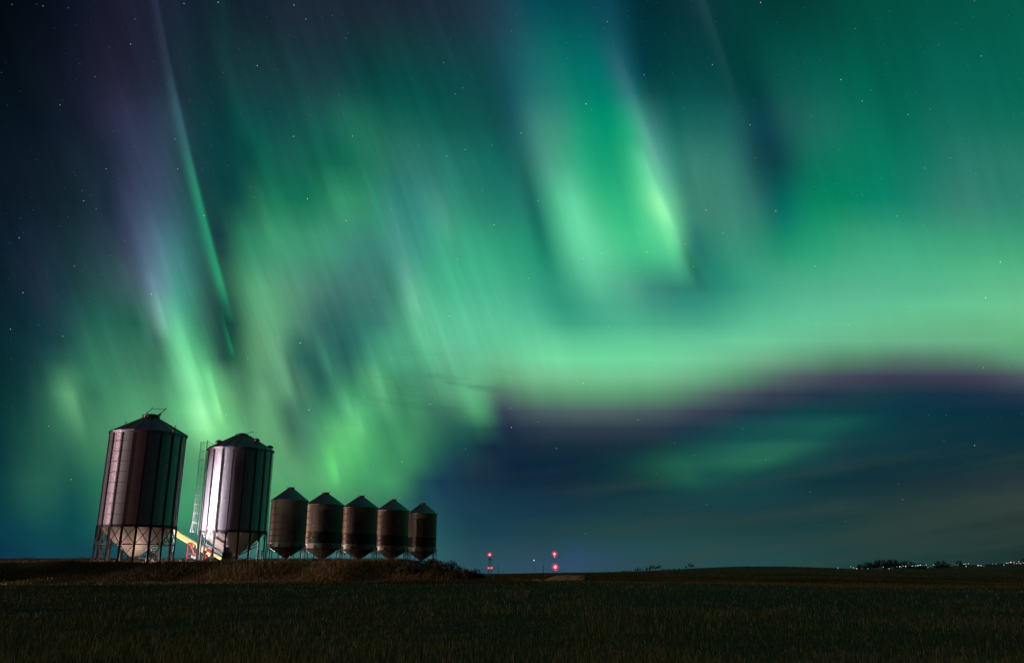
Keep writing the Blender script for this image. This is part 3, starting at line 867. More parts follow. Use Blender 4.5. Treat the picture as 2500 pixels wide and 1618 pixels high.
# rank dry grass over the face of the mound and round the bins
n = 90000
Xb = RNG.uniform(-62, 1.5, n)
Yb = 57.6 + np.abs(RNG.normal(0, 1, n)) ** 0.9 * 4.2
patch = vnoise(Xb, Yb, 2.6, 8)
fade = 1 - sstep(-34, -30, Xb) * 0 
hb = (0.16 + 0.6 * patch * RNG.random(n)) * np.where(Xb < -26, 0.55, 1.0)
band = sstep(60.2, 61.4, Yb)
hb *= 0.5 + 0.5 * band
cc = np.array([[0.34, 0.25, 0.14], [0.26, 0.18, 0.10], [0.20, 0.13, 0.08], [0.12, 0.10, 0.04]])[RNG.choice(4, n, p=[.3, .3, .25, .15])] * RNG.uniform(0.3, 0.85, (n, 1)) * np.where(Xb < -25, 0.45, 1.0)[:, None]  # left stretch darkened in colour, standing in for its shade
hb *= 1 - 0.55 * sstep(63.5, 66, Yb) * (1 - sstep(-14, -9, Xb))
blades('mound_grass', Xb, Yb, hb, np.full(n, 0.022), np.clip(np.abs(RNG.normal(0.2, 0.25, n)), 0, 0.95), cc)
n = 46000
Yb = RNG.uniform(67, 150, n)
Xb = -RNG.uniform(0.06, 0.62, n) * Yb
hb = RNG.uniform(0.08, 0.26, n) * (0.5 + vnoise(Xb, Yb, 3, 9))
cc = np.array([[0.36, 0.27, 0.2], [0.28, 0.2, 0.14], [0.2, 0.14, 0.09]])[RNG.choice(3, n)] * RNG.uniform(0.6, 1.1, (n, 1))
blades('yard_grass', Xb, Yb, hb, np.full(n, 0.03), np.clip(np.abs(RNG.normal(0.2, 0.25, n)), 0, 0.95), cc)
# pale uncut strip beside the track on the right
n = 16000
pp = 1335 + 92 * RNG.random(n) ** 0.8
Yb = RNG.uniform(119, 132, n)
Xb = (pp - CX) / 2083 * Yb
hb = RNG.uniform(0.25, 0.7, n) * (0.45 + 0.55 * sstep(1335, 1362, pp)) * (0.6 + 0.6 * vnoise(Xb, Yb, 1.1, 12))
blades('uncut_grass', Xb, Yb, hb, np.full(n, 0.03), np.clip(np.abs(RNG.normal(0.1, 0.2, n)), 0, 0.9), np.array([[0.42, 0.30, 0.22]]) * RNG.uniform(0.6, 1.1, (n, 1)))

# gravel track running off to the right behind the mound
tp = []
for px, Y in ((1100, 186), (1160, 172), (1207, 160), (1260, 146), (1310, 131), (1368, 117), (1440, 106), (1540, 100), (1700, 97), (1900, 96)):
    x = (px - CX) / 2083 * Y
    tp.append((x, Y))
tv, tf = [], []
xs_ = np.linspace(0, len(tp) - 1, 60)
for k, q in enumerate(xs_):
    x = np.interp(q, range(len(tp)), [p[0] for p in tp])
    y = np.interp(q, range(len(tp)), [p[1] for p in tp])
    for s_ in np.linspace(-1.6, 1.6, 5):
        tv.append((x - s_ * 0.35, y + s_, float(ground_z(x - s_ * 0.35, y + s_)) + 0.05 - 0.02 * abs(s_)))
for k in range(59):
    for j in range(4):
        a_ = k * 5 + j
        tf.append((a_, a_ + 1, a_ + 6, a_ + 5))
o = put('gravel_track', np_mesh('gravel_track', np.array(tv), np.array(tf), M['gravel']))
o['kind'] = 'structure'

# ------------------------------------------------------------------ big hopper bins
NB = 18
BAY = 2 * math.pi / NB
RB = 3.08
ZB = 2.12                                      # yard level under the big bins
H_CYL0, H_EAVE = 2.96, 10.83                   # bottom ring and eave above the yard
NR = 9
RH = (H_EAVE - H_CYL0) / NR


def pol(r, t, z):
    return Vector((r * math.sin(t), -r * math.cos(t), z))


def panel_mesh():
    mb = MB()
    rows, cols = 48, 4
    vs, fs = [], []
    gap = R(0.12)
    for i in range(rows + 1):
        z = RH * i / rows * 0.995
        r = RB + 0.010 * math.cos(2 * math.pi * i / 6.0)
        if i == rows:
            r = RB + 0.012
        for j in range(cols + 1):
            t = gap + (BAY - 2 * gap) * j / cols
            vs.append(pol(r, t, z))
    for i in range(rows):
        for j in range(cols):
            a_ = i * (cols + 1) + j
            fs.append((a_, a_ + 1, a_ + cols + 2, a_ + cols + 1))
    mb.add(vs, fs, 0, True)
    return mb.mesh('wall_panel', M['galv'])


PANEL = panel_mesh()
RC, ZC = 0.68, 12.32                           # roof collar radius and height


def roof_panel_mesh(r0, z0, r1, z1, nseg, rib, mats, name='roof_panel'):
    mb = MB()
    b = 2 * math.pi / nseg
    a0_, a1_ = R(0.15), b - R(0.15)
    rings = 4
    vs, fs = [], []
    for i in range(rings + 1):
        f = i / rings
        r, z = r0 + (r1 - r0) * f, z0 + (z1 - z0) * f
        for t in (a0_, (a0_ + a1_) / 2, a1_):
            vs.append(pol(r, t, z))
    for i in range(rings):
        for j in range(2):
            k = i * 3 + j
            fs.append((k, k + 1, k + 4, k + 3))
    mb.add(vs, fs)
    # standing seam along one edge, drip edge at the eave
    p0, p1 = pol(r0 - 0.01, a0_, z0 + rib * 0.4), pol(r1, a0_, z1 + rib * 0.4)
    mb.bar(p0, p1, rib * 0.8, rib, (0, 0, 1))
    e0, e1 = pol(r0 + 0.004, a0_, z0 - 0.045), pol(r0 + 0.004, a1_, z0 - 0.045)
    mb.bar(e0, e1, 0.02, 0.07)
    return mb.mesh(name, mats)


ROOFP = roof_panel_mesh(RB + 0.16, H_EAVE + 0.03, RC - 0.05, ZC, NB, 0.07, M['roof'])


def hopper_panel_mesh(r0, z0, r1, z1):
    mb = MB()
    g_ = R(0.25)
    vs = []
    for r, z in ((r0, z0), (r1, z1)):
        for k in range(4):
            vs.append(pol(r, g_ + (BAY - 2 * g_) * k / 3, z))
    mb.add(vs, [(k, k + 1, k + 5, k + 4) for k in range(3)], 0, True)
    mb.bar(pol(r0 + .006, g_, z0), pol(r1 + .006, g_, z1), 0.03, 0.018)
    return mb.mesh('hopper_panel', M['hopper'])


HOP_TIP_R, HOP_TIP_Z = 0.26, 0.48
HM_R, HM_Z = 1.75, 1.75
HOP_A = hopper_panel_mesh(RB - 0.05, H_CYL0 - 0.02, HM_R, HM_Z)
HOP_B = hopper_panel_mesh(HM_R, HM_Z - 0.012, HOP_TIP_R, HOP_TIP_Z)


def leg_mesh(w):
    mb = MB()
    rr = RB + 0.055
    # channel section: web and two flanges, footplate
    mb.box((0, -rr, (H_EAVE - 0.25) / 2 - 0.1), (w, 0.05, H_EAVE + 0.1))
    mb.box((-w / 2 - 0.012, -rr - 0.02, H_CYL0 / 2 - 0.15), (0.022, 0.10, H_CYL0 + 0.3))
    mb.box((w / 2 + 0.012, -rr - 0.02, H_CYL0 / 2 - 0.15), (0.022, 0.10, H_CYL0 + 0.3))
    mb.box((0, -rr, -0.06), (0.34, 0.34, 0.05))
    mb.box((0, -rr - 0.03, H_CYL0 + 0.02), (w + 0.1, 0.03, 0.22))
    return mb.mesh('leg', M['post'])


def ring_mesh(r, z, w, h, m_, n=54):
    mb = MB()
    mb.lathe([(r, z - h / 2), (r + w, z - h / 2), (r + w, z + h / 2), (r, z + h / 2), (r, z - h / 2)], n, smooth=False)
    return mb.mesh('ring_beam', m_)


def bar_mesh(name, p0, p1, w, h, m_):
    return MB().bar(p0, p1, w, h).mesh(name, m_)


def big_bin(name, label, X, Y, phase, legw):
    root = thing(name, label, 'grain bin', (X, Y, ZB), 0, 'large hopper grain bins')
    for i in range(NB):
        t = i * BAY + phase
        for k in range(NR):
            put('wall_panel', PANEL, root, (0, 0, H_CYL0 + k * RH), (0, 0, t))
        put('roof_panel', ROOFP, root, (0, 0, 0), (0, 0, t))
        put('hopper_panel', HOP_A, root, (0, 0, 0), (0, 0, t))
        put('hopper_panel', HOP_B, root, (0, 0, 0), (0, 0, t))
    lm = leg_mesh(legw)
    for i in range(NB):
        put('leg', lm, root, (0, 0, 0), (0, 0, i * BAY + phase))
    rb = put('ring_beam', ring_mesh(RB - 0.01, H_CYL0 - 0.03, 0.035, 0.2, M['post']), root)
    eb = MB().lathe([(RB + 0.02, H_EAVE - 0.1), (RB + 0.07, H_EAVE - 0.1), (RB + 0.07, H_EAVE - 0.02), (RB + 0.02, H_EAVE - 0.02)], 54, smooth=False)
    put('eave_ring', eb.mesh('eave_ring', M['galv']), root)
    oc = MB().lathe([(0.0, HOP_TIP_Z - 0.02), (0.42, HOP_TIP_Z - 0.02), (0.42, HOP_TIP_Z + 0.05), (0.24, HOP_TIP_Z + 0.06)], 20, smooth=False)
    oc.box((0.35, 0, HOP_TIP_Z - 0.06), (1.2, 0.5, 0.06))
    put('outlet_gate', oc.mesh('outlet_gate', M['black']), root)
    return root


P1 = at(334, 1300, 72)
bin1 = big_bin('grain_bin', 'nearest tall steel grain bin with cross-braced legs and a lidless roof hatch frame', P1.x, 72.0, R(-1.4) + math.atan2(P1.x, 72) * -1, 0.13)
P2 = at(570, 1300, 82)
bin2 = big_bin('grain_bin', 'tall steel grain bin with a caged ladder on its brightly lit left side', P2.x, 82.0, R(8.0) - math.atan2(P2.x, 82), 0.12)
PH1 = bin1.children[0].rotation_euler.z if bin1.children else 0
PH1 = R(-1.4) - math.atan2(P1.x, 72)
PH2 = R(8.0) - math.atan2(P2.x, 82)
# first bin: X braces, girt ring, hatch lever frame
rr = RB + 0.09
zm = 1.46
XB = [bar_mesh('brace', pol(rr, 0.02, H_CYL0 - 0.1), pol(rr, BAY - 0.02, zm + 0.05), 0.05, 0.05, M['post']),
      bar_mesh('brace', pol(rr + .012, BAY - 0.02, H_CYL0 - 0.1), pol(rr + .012, 0.02, zm + 0.05), 0.05, 0.05, M['post'])]
XL = [bar_mesh('brace', pol(rr, 0.02, zm - 0.08), pol(rr, BAY - 0.02, 0.02), 0.05, 0.05, M['post']),
      bar_mesh('brace', pol(rr + .012, BAY - 0.02, zm - 0.08), pol(rr + .012, 0.02, 0.02), 0.05, 0.05, M['post'])]
GIRT = bar_mesh('girt', pol(rr, 0, zm), pol(rr, BAY, zm), 0.05, 0.075, M['post'])
for i in range(NB):
    t = i * BAY + PH1
    for m_ in XB:
        put('brace', m_, bin1, rot=(0, 0, t))
    put('girt', GIRT, bin1, rot=(0, 0, t))
    if i % 2 == 1:
        for m_ in XL:
            put('brace', m_, bin1, rot=(0, 0, t))
cl_ = MB().lathe([(RC - 0.02, ZC - 0.12), (RC, ZC - 0.1), (RC - 0.04, ZC + 0.14), (RC + 0.05, ZC + 0.2), (RC + 0.05, ZC + 0.3), (RC - 0.06, ZC + 0.32), (RC - 0.08, ZC)], 28)
for k in range(14):
    p = pol(RC + 0.02, k * 2 * math.pi / 14, ZC + 0.08)
    cl_.box(p, (0.06, 0.06, 0.2), Matrix.Rotation(k * 2 * math.pi / 14, 3, 'Z'))
put('roof_collar', cl_.mesh('roof_collar', M['roof']), bin1)
lv = MB()
for sx_ in (-1, 1):
    b0 = Vector((sx_ * 0.62, 0.0, ZC + 0.28))
    b1 = b0 + Vector((0.58, 0.1, 0.62))
    lv.bar(b0, b1, 0.05, 0.05)
    # gusset at the foot of each arm
    lv.add([b0 + Vector((-.16, -.02, -.06)), b0 + Vector((.2, -.02, -.02)), b0 + Vector((.26, -.02, .3)), b0 + Vector((-.16, .02, -.06)), b0 + Vector((.2, .02, -.02)), b0 + Vector((.26, .02, .3))],
           [(0, 1, 2), (5, 4, 3), (0, 3, 4, 1), (1, 4, 5, 2), (2, 5, 3, 0)])
    lv.tube(b1, b1 + Vector((0, 0, 0.12)), 0.025, n=6)
lv.bar(Vector((-0.04, 0.1, ZC + 0.9)), Vector((1.2, 0.1, ZC + 0.9 - 0.06)), 0.035, 0.035)
put('hatch_lever', lv.mesh('hatch_lever', M['black']), bin1)
t_ = R(36) - math.atan2(P1.x, 72)
put('junction_box', MB().box((0, 0, 0), (0.26, 0.2, 0.24)).mesh('junction_box', M['white']), bin1, pol(RB + 0.22, t_, H_EAVE + 0.06), (0, 0, t_))
for s_, f in ((-1, 0.62), (1, 0.66)):
    br_ = MB()
    tt = s_ * R(78) - math.atan2(P1.x, 72)
    for q in (-0.28, 0.28):
        c_ = pol((RB + 0.16) * f, tt + q / 3, H_EAVE + 0.03 + (ZC - H_EAVE) * (1 - f) * 1.242 + 0.05)
        br_.tube(c_, c_ + Vector((0, 0, 0.22)), 0.02, n=6)
    a_ = pol((RB + 0.16) * f, tt - 0.28 / 3, H_EAVE + 0.03 + (ZC - H_EAVE) * (1 - f) * 1.242 + 0.25)
    b_ = pol((RB + 0.16) * f, tt + 0.28 / 3, H_EAVE + 0.03 + (ZC - H_EAVE) * (1 - f) * 1.242 + 0.25)
    br_.bar(a_, b_, 0.03, 0.03)
    put('roof_handrail', br_.mesh('roof_handrail', M['post']), bin1)

# second bin: short knee struts, domed lid, vents, roof ladder, caged wall ladder
KN = [bar_mesh('strut', pol(rr - .06, 0.03, H_CYL0 - 0.75), pol(rr - .06, BAY * 0.42, H_CYL0 - 0.1), 0.035, 0.035, M['galv']),
      bar_mesh('strut', pol(rr - .06, -0.03, H_CYL0 - 0.75), pol(rr - .06, -BAY * 0.42, H_CYL0 - 0.1), 0.035, 0.035, M['galv'])]
for i in range(NB):
    for m_ in KN:
        put('strut', m_, bin2, rot=(0, 0, i * BAY + PH2))
cap = MB().lathe([(RC - 0.02, ZC - 0.1), (RC + 0.02, ZC + 0.06), (RC - 0.12, ZC + 0.16), (0.3, ZC + 0.27), (0.0, ZC + 0.3)], 28)
put('roof_lid', cap.mesh('roof_lid', M['roof']), bin2)
lv = MB().bar((0.3, 0, ZC + 0.22), (1.15, -0.1, ZC + 0.42), 0.04, 0.04)
lv.tube((-0.62, -0.1, ZC), (-0.62, -0.1, ZC + 0.22), 0.03, n=6)
put('lid_lever', lv.mesh('lid_lever', M['black']), bin2)


def vent(tt, f):
    mb = MB()
    z = H_EAVE + 0.03 + (ZC - H_EAVE) * (1 - f) * 1.242
    mb.lathe([(0.24, -0.2), (0.24, 0.22)], 16)
    # hood overhanging to the outside
    mb.lathe([(0.40, 0.10), (0.42, 0.16), (0.38, 0.32), (0.26, 0.44), (0.1, 0.5), (0.0, 0.51)], 20, c=(0, -0.14, 0))
    mb.lathe([(0.40, 0.10), (0.24, 0.12)], 20, c=(0, -0.14, 0))
    put('roof_vent', mb.mesh('roof_vent', M['roof']), bin2, pol((RB + .16) * f, tt, z), (0, 0, tt)).scale = (0.72, 0.85, 0.72)


for tt, f in ((R(-100), 0.64), (R(96), 0.82), (R(40), 0.62)):
    vent(tt - math.atan2(P2.x, 82), f)
rl = MB()
tt = R(58) - math.atan2(P2.x, 82)
for k in range(9):
    f = 0.3 + 0.68 * k / 8
    zz = H_EAVE + 0.05 + (ZC - H_EAVE) * (1 - f) * 1.242 + 0.06
    a_, b_ = pol((RB + .16) * f, tt, zz), pol((RB + .16) * f, tt, zz)
    side = Vector((math.cos(tt), math.sin(tt), 0)) * 0.2
    rl.bar(a_ - side, b_ + side, 0.04, 0.05)
put('roof_ladder', rl.mesh('roof_ladder', M['roof']), bin2)

LA = R(-98) - math.atan2(P2.x, 82)
lad = MB()
for s_ in (-0.21, 0.21):
    lad.box((s_, -RB - 0.2, (H_CYL0 - 0.3 + H_EAVE + 0.95) / 2), (0.05, 0.035, H_EAVE + 1.25 - H_CYL0))
zz = H_CYL0 - 0.2
lo_ = put('ladder', lad.mesh('ladder', M['galv']), bin2, rot=(0, 0, LA))
RUNG = MB().tube((-0.2, -RB - 0.2, 0), (0.2, -RB - 0.2, 0), 0.016, n=6).mesh('rung', M['galv'])
while zz < H_EAVE + 0.9:
    put('rung', RUNG, lo_, (0, 0, zz))
    zz += 0.305


def hoop_mesh(rad):
    mb = MB()
    prev = None
    for k in range(17):
        q = math.pi * (-0.12 + 1.24 * k / 16)
        p = Vector((rad * math.cos(q), -RB - 0.24 - rad * 0.55 - rad * math.sin(q) * 1.05, 0))
        if prev is not None:
            mb.bar(prev, p, 0.055, 0.022, (0, 0, 1))
        prev = p
    return mb.mesh('cage_hoop', M['galv'])


HOOP, HOOP2 = hoop_mesh(0.37), hoop_mesh(0.44)
z0_ = H_CYL0 - 0.02
for k in range(11):
    put('cage_hoop', HOOP2 if k == 0 else HOOP, lo_, (0, 0, z0_ + k * 0.865))
for k in range(5):
    q = math.pi * (0.05 + 0.9 * k / 4)
    p = Vector((0.36 * math.cos(q), -RB - 0.24 - 0.2 - 0.36 * math.sin(q) * 1.05, 0))
    pb = Vector((0.43 * math.cos(q), -RB - 0.24 - 0.24 - 0.43 * math.sin(q) * 1.05, 0))
    mb = MB().bar(p + Vector((0, 0, z0_ + 0.865)), p + Vector((0, 0, z0_ + 8.65)), 0.045, 0.022, (0, 1, 0))
    mb.bar(pb + Vector((0, 0, z0_)), p + Vector((0, 0, z0_ + 0.865)), 0.045, 0.022, (0, 1, 0))
    put('cage_bar', mb.mesh('cage_bar', M['galv']), lo_)
st = MB()
for s_ in (-0.21, 0.21):
    st.tube((s_, -RB - 0.2, H_EAVE + 0.9), (s_, -RB + 0.75, H_EAVE + 0.32), 0.015, n=6)
    st.tube((s_, -RB - 0.2, H_EAVE + 0.7), (s_, -RB + 0.4, H_EAVE + 0.15), 0.015, n=6)
put('ladder_stay', st.mesh('ladder_stay', M['post']), lo_)
# aeration pipes slung below the second bin's hopper
for s_ in (-1, 1):
    for k in range(2):
        a_ = Vector((s_ * 2.5, -0.5 + k * 0.25, 1.9 - 0.25 * k))
        b_ = Vector((s_ * 0.45, -0.5 + k * 0.25, 0.72 - 0.12 * k))
        put('aeration_pipe', MB().tube(a_, b_, 0.055, n=8).mesh('aeration_pipe', M['galv']), bin2)

# ------------------------------------------------------------------ row of five small hopper bins
RS = 2.19
SK, EV, AP = 1.46, 6.96, 8.42          # skirt, eave and collar above the yard
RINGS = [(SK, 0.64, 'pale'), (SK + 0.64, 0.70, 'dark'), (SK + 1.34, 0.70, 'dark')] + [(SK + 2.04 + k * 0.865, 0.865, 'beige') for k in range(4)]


def srng(z, h, m_, name):
    mb = MB()
    rows = max(4, int(h / 0.105) * 2)
    prof = [(RS + 0.012, z + 0.002)]
    for i in range(rows + 1):
        prof.append((RS + (0.0045 if i % 2 else -0.0045), z + 0.012 + (h - 0.03) * i / rows))
    prof.append((RS + 0.016, z + h - 0.012))
    prof.append((RS + 0.016, z + h - 0.002))
    mb.lathe(prof, 48)
    return mb.mesh(name, m_)


S_RING = {(k, c): srng(z, h, M[c2], 'wall_ring') for k, (z, h, c) in enumerate(RINGS) for c2 in [c]}
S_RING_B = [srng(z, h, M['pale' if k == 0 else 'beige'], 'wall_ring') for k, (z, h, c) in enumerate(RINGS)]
S_ROOF = roof_panel_mesh(RS + 0.1, EV + 0.02, 0.4, AP, 20, 0.045, M['roof'])
cn_ = MB()
for k in range(20):
    a0_ = k * math.pi / 10
    cn_.lathe([(RS - 0.02, SK + 0.01), (0.2, 0.16)], 2, 0, a0_ + R(0.4), a0_ + math.pi / 10 - R(0.4))
    cn_.bar(pol(RS, a0_, SK + 0.01), pol(0.2, a0_, 0.16), 0.03, 0.02)
cn_.lathe([(0.0, 0.1), (0.26, 0.1), (0.26, 0.17), (0.19, 0.19)], 16)
S_CONE = cn_.mesh('hopper', M['cone'])
S_LEG = MB().box((0, -RS - 0.05, SK / 2 + 0.1), (0.09, 0.07, SK + 0.5)).box((0, -RS - 0.05, -0.03), (0.24, 0.24, 0.05)).mesh('leg', M['post'])
S_KNEE = MB().bar((0, -RS - 0.04, 0.75), (0.55, -RS + 0.1, 1.42), 0.03, 0.03).bar((0, -RS - 0.04, 0.75), (-0.55, -RS + 0.1, 1.42), 0.03, 0.03).mesh('strut', M['post'])
S_BASE = ring_mesh(RS - 0.02, 0.05, 0.12, 0.12, M['post'], 40)
S_COL = MB().lathe([(0.40, AP - 0.06), (0.43, AP + 0.02), (0.43, AP + 0.13), (0.47, AP + 0.14), (0.47, AP + 0.19), (0.2, AP + 0.23), (0, AP + 0.24)], 24).mesh('roof_lid', M['galv'])
S_LEV = MB().bar((0.32, 0, AP + 0.18), (0.52, 0, AP + 0.42), 0.035, 0.035).mesh('lid_lever', M['black'])
S_MAN = MB().lathe([(RS + 0.03, SK + 2.6), (RS + 0.03, SK + 3.2)], 4, 0, -0.15, 0.15, smooth=False).mesh('manhole_cover', M['beige'])
S_SIGHT = MB().box((0, -RS - 0.022, EV - 1.3), (0.16, 0.02, 1.4)).mesh('sight_strip', M['beige'])

small_labels = ['small beige hopper bin right behind the tall bin with the ladder, first of the row',
                'small hopper bin with a dark lower band, second in the row from the tall bins',
                'small hopper bin with a dark lower band in the middle of the row of five',
                'small hopper bin with a dark band, between the middle bin and the end bin',
                'farthest small hopper bin at the right end of the row, sky to its right']
SMALL = [(702, 103.0, 1.0), (789, 110.0, 1.11), (877, 115.0, 1.08), (957, 121.0, 1.05), (1030, 128.0, 1.01)]
for q, ((px, Y, wide), lb_) in enumerate(zip(SMALL, small_labels)):
    P = at(px, 1300, Y)
    face = -math.atan2(P.x, Y)
    zg = float(ground_z(P.x, Y))
    lamp('rim_fill_light', 'POINT', (P.x - 3.0, Y + 2.9, 2.98), (500, 500, 150, 100, 100)[q], (1.0, 0.84, 0.76), size=0.06)  # added lamp behind each bin to light its hopper rims
    root = thing('hopper_bin', lb_, 'grain bin', (P.x, Y, 2.72), face, 'row of small hopper bins')
    root.scale = (wide, wide, 1.0)
    for k, (z, h, c) in enumerate(RINGS):
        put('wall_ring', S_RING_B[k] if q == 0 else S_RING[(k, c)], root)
    for k in range(20):
        put('roof_panel', S_ROOF, root, rot=(0, 0, k * math.pi / 10))
    put('hopper', S_CONE, root)
    for k in range(10):
        put('leg', S_LEG, root, rot=(0, 0, (k + 0.35) * math.pi / 5))
        put('strut', S_KNEE, root, rot=(0, 0, (k + 0.35) * math.pi / 5))
    put('base_ring', S_BASE, root)
    put('roof_lid', S_COL, root)
    put('lid_lever', S_LEV, root)
    put('manhole_cover', S_MAN, root, rot=(0, 0, R(14)))
    if q == 0:
        put('stain_patch', MB().lathe([(RS + 0.032, SK + 1.55), (RS + 0.032, SK + 1.72)], 4, 0, 0.2, 0.42, smooth=False).mesh('vent_plate', M['black']), root).name = 'vent_plate'

# ------------------------------------------------------------------ grain auger between the tall bins
YA = 83.4
A0, A1 = at(402, 1281, YA), at(541, 1364, YA)
root = thing('grain_auger', 'yellow grain auger on a red undercarriage slanting down under the lit tall bin', 'auger', (at(470, 1374, YA).x, YA, ZB))
O = Vector(root.location)
L = lambda p: Vector(p) - O
ax = (A1 - A0)
dirA = ax.normalized()
nrm = Vector((dirA.z, 0, -dirA.x)) * (1 if -dirA.x > 0 else -1)
nrm = Vector((-dirA.z, 0, dirA.x))
if nrm.z < 0:
    nrm = -nrm
put('auger_tube', MB().tube(L(A0), L(A0 + ax * 0.80), 0.165, n=16).mesh('auger_tube', M['yellow']), root)
put('lower_tube', MB().tube(L(A0 + ax * 0.80), L(A1 + ax * 0.04), 0.15, n=16).mesh('lower_tube', M['yellow']), root)
fl = MB()
for f in (0.02, 0.25, 0.5, 0.66, 0.8, 0.9, 1.0):
    fl.tube(L(A0 + ax * f - dirA * 0.03), L(A0 + ax * f + dirA * 0.03), 0.205, n=16)
put('flange', fl.mesh('flange', M['yellow']), root)
pl = MB()
c0, c1 = A0 + ax * 0.17 - nrm * 0.27, A0 + ax * 0.56 - nrm * 0.27
pl.bar(L(c0), L(c1), 0.2, 0.24, nrm)
put('under_channel', pl.mesh('under_channel', M['yellow']), root)
for f in (0.62, 0.71, 0.795):
    c_ = A0 + ax * f - nrm * 0.12
    put('tube_shield', MB().bar(L(c_ - dirA * 0.26), L(c_ + dirA * 0.26), 0.44, 0.5, nrm).mesh('tube_shield', M['yellow']), root)
sp_ = MB().tube(L(A0 + dirA * 0.1), L(A0 + dirA * 0.1 + Vector((-0.05, 0, -0.75))), 0.17, 0.2, 14)
put('spout', sp_.mesh('spout', M['red']), root)
for nm, a_, b_, w in (('support_leg', at(459.5, 1324, YA - .5), at(456, 1375, YA - .9), 0.11), ('support_leg', at(462.5, 1324, YA - .5), at(479, 1358, YA - .7), 0.11),
                      ('support_leg', at(459.5, 1324, YA + .5), at(455, 1375, YA + .9), 0.1), ('support_leg', at(462.5, 1324, YA + .5), at(478, 1358, YA + .7), 0.1),
                      ('cross_tie', at(457.7, 1351, YA - .72), at(476, 1351, YA - .68), 0.09),
                      ('frame_rail', at(452, 1373, YA - .8), at(489, 1349, YA - .6), 0.12), ('frame_rail', at(452, 1373, YA + .8), at(489, 1349, YA + .6), 0.12),
                      ('frame_rail', at(478, 1358, YA - .7), at(509, 1340, YA - .2), 0.11),
                      ('frame_rail', at(487, 1370, YA - .6), at(505, 1352, YA - .3), 0.09), ('frame_rail', at(491, 1373, YA - .6), at(507, 1357, YA - .3), 0.09),
                      ('axle', at(466, 1372, YA - 1.1), at(466, 1372, YA + 1.1), 0.1), ('tow_bar', at(489, 1371, YA - .4), at(524, 1371, YA - .2), 0.12)):
    put(nm, MB().bar(L(a_), L(b_), w, w).mesh(nm, M['red']), root)
for s_ in (-1.1, 1.1):
    wc = at(466, 1371, YA + s_)
    wl = put('wheel', MB().torus(L(wc), 0.26, 0.1, 22, 8, 'Y').mesh('wheel', M['rubber']), root)
    hb_ = MB().tube(L(wc) + Vector((0, -0.07, 0)), L(wc) + Vector((0, 0.07, 0)), 0.17, n=16)
    put('hub', hb_.mesh('hub', M['white']), wl)
mt = MB().box(L(at(511, 1342, YA - .2)), (0.46, 0.4, 0.34), Matrix.Rotation(0.5, 3, 'Y'))
mt.tube(L(at(505, 1341, YA - .45)), L(at(515, 1345, YA - .45)), 0.14, n=14)
put('gearbox', mt.mesh('gearbox', M['red']), root)
wn = MB().box(L(at(473, 1359, YA - .8)), (0.5, 0.2, 0.2), Matrix.Rotation(0.45, 3, 'Y'))
wn.tube(L(at(471, 1360, YA - .95)), L(at(471, 1360, YA - .65)), 0.14, n=14)
put('winch', wn.mesh('winch', M['white']), root)

# ------------------------------------------------------------------ what stands under and by the tall bins
# dark chute with a lit steel frame under the first bin's right side
YC = 76.4
root = thing('conveyor_hopper', 'dark steel chute on a white ladder frame under the nearest tall bin', 'conveyor', (at(375, 1374, YC).x, YC, ZB))
O = Vector(root.location)
c_ = at(392, 1319, YC) - O
ch = MB()
for s_ in (-0.42, 0.42):
    pass
q0, q1, q2, q3 = (at(379, 1310, YC) - O, at(396, 1306, YC) - O, at(404, 1322, YC) - O, at(388, 1331, YC) - O)
D_ = Vector((0, 0.5, 0))
vs = [p - D_ for p in (q0, q1, q2, q3)] + [p + D_ for p in (q0, q1, q2, q3)]
ch.add(vs, [(0, 1, 2, 3), (7, 6, 5, 4), (0, 4, 5, 1), (1, 5, 6, 2), (2, 6, 7, 3), (3, 7, 4, 0)])
put('chute', ch.mesh('chute', M['black']), root)
lf = MB()
for px in (371.5, 384):
    lf.bar(at(px + 0.5, 1320 if px < 380 else 1326, YC) - O, at(px - 1, 1375, YC) - O, 0.08, 0.08)
put('frame_post', lf.mesh('frame_post', M['galv']), root)
RG = None
for k, py in enumerate((1330, 1336, 1342, 1349, 1355)):
    put('rung', MB().bar(at(371, py, YC - .05) - O, at(384, py, YC - .05) - O, 0.04, 0.05).mesh('rung', M['white']), root)
put('platform', MB().bar(at(352, 1357, YC - .1) - O, at(385, 1358, YC - .1) - O, 0.5, 0.14).mesh('platform', M['black']), root)
for a_, b_ in (((370, 1362), (362.5, 1374)), ((370, 1362), (378.5, 1375))):
    put('trestle_leg', MB().bar(at(*a_, YC - .2) - O, at(*b_, YC - .2) - O, 0.09, 0.09).mesh('trestle_leg', M['white']), root)
put('trestle_tie', MB().bar(at(364, 1371.5, YC - .2) - O, at(373, 1373, YC - .2) - O, 0.1, 0.1).mesh('trestle_tie', M['white']), root)
put('drive_shaft', MB().tube(at(336, 1361, YC - .2) - O, at(366, 1363, YC - .2) - O, 0.05, n=8).mesh('drive_shaft', M['white']), root)
put('guard_box', MB().box(at(370, 1351, YC - .15) - O, (0.3, 0.3, 0.45)).mesh('guard_box', M['black']), root)
# chute arm reaching up to the bin
for a_, b_ in (((395.5, 1309), (399, 1313)), ((401, 1322), (405, 1331)), ((377, 1322), (380.5, 1327))):
    put('chute_lug', MB().bar(at(*a_, YC - .55) - O, at(*b_, YC - .55) - O, 0.13, 0.06).mesh('chute_lug', M['white']), root)

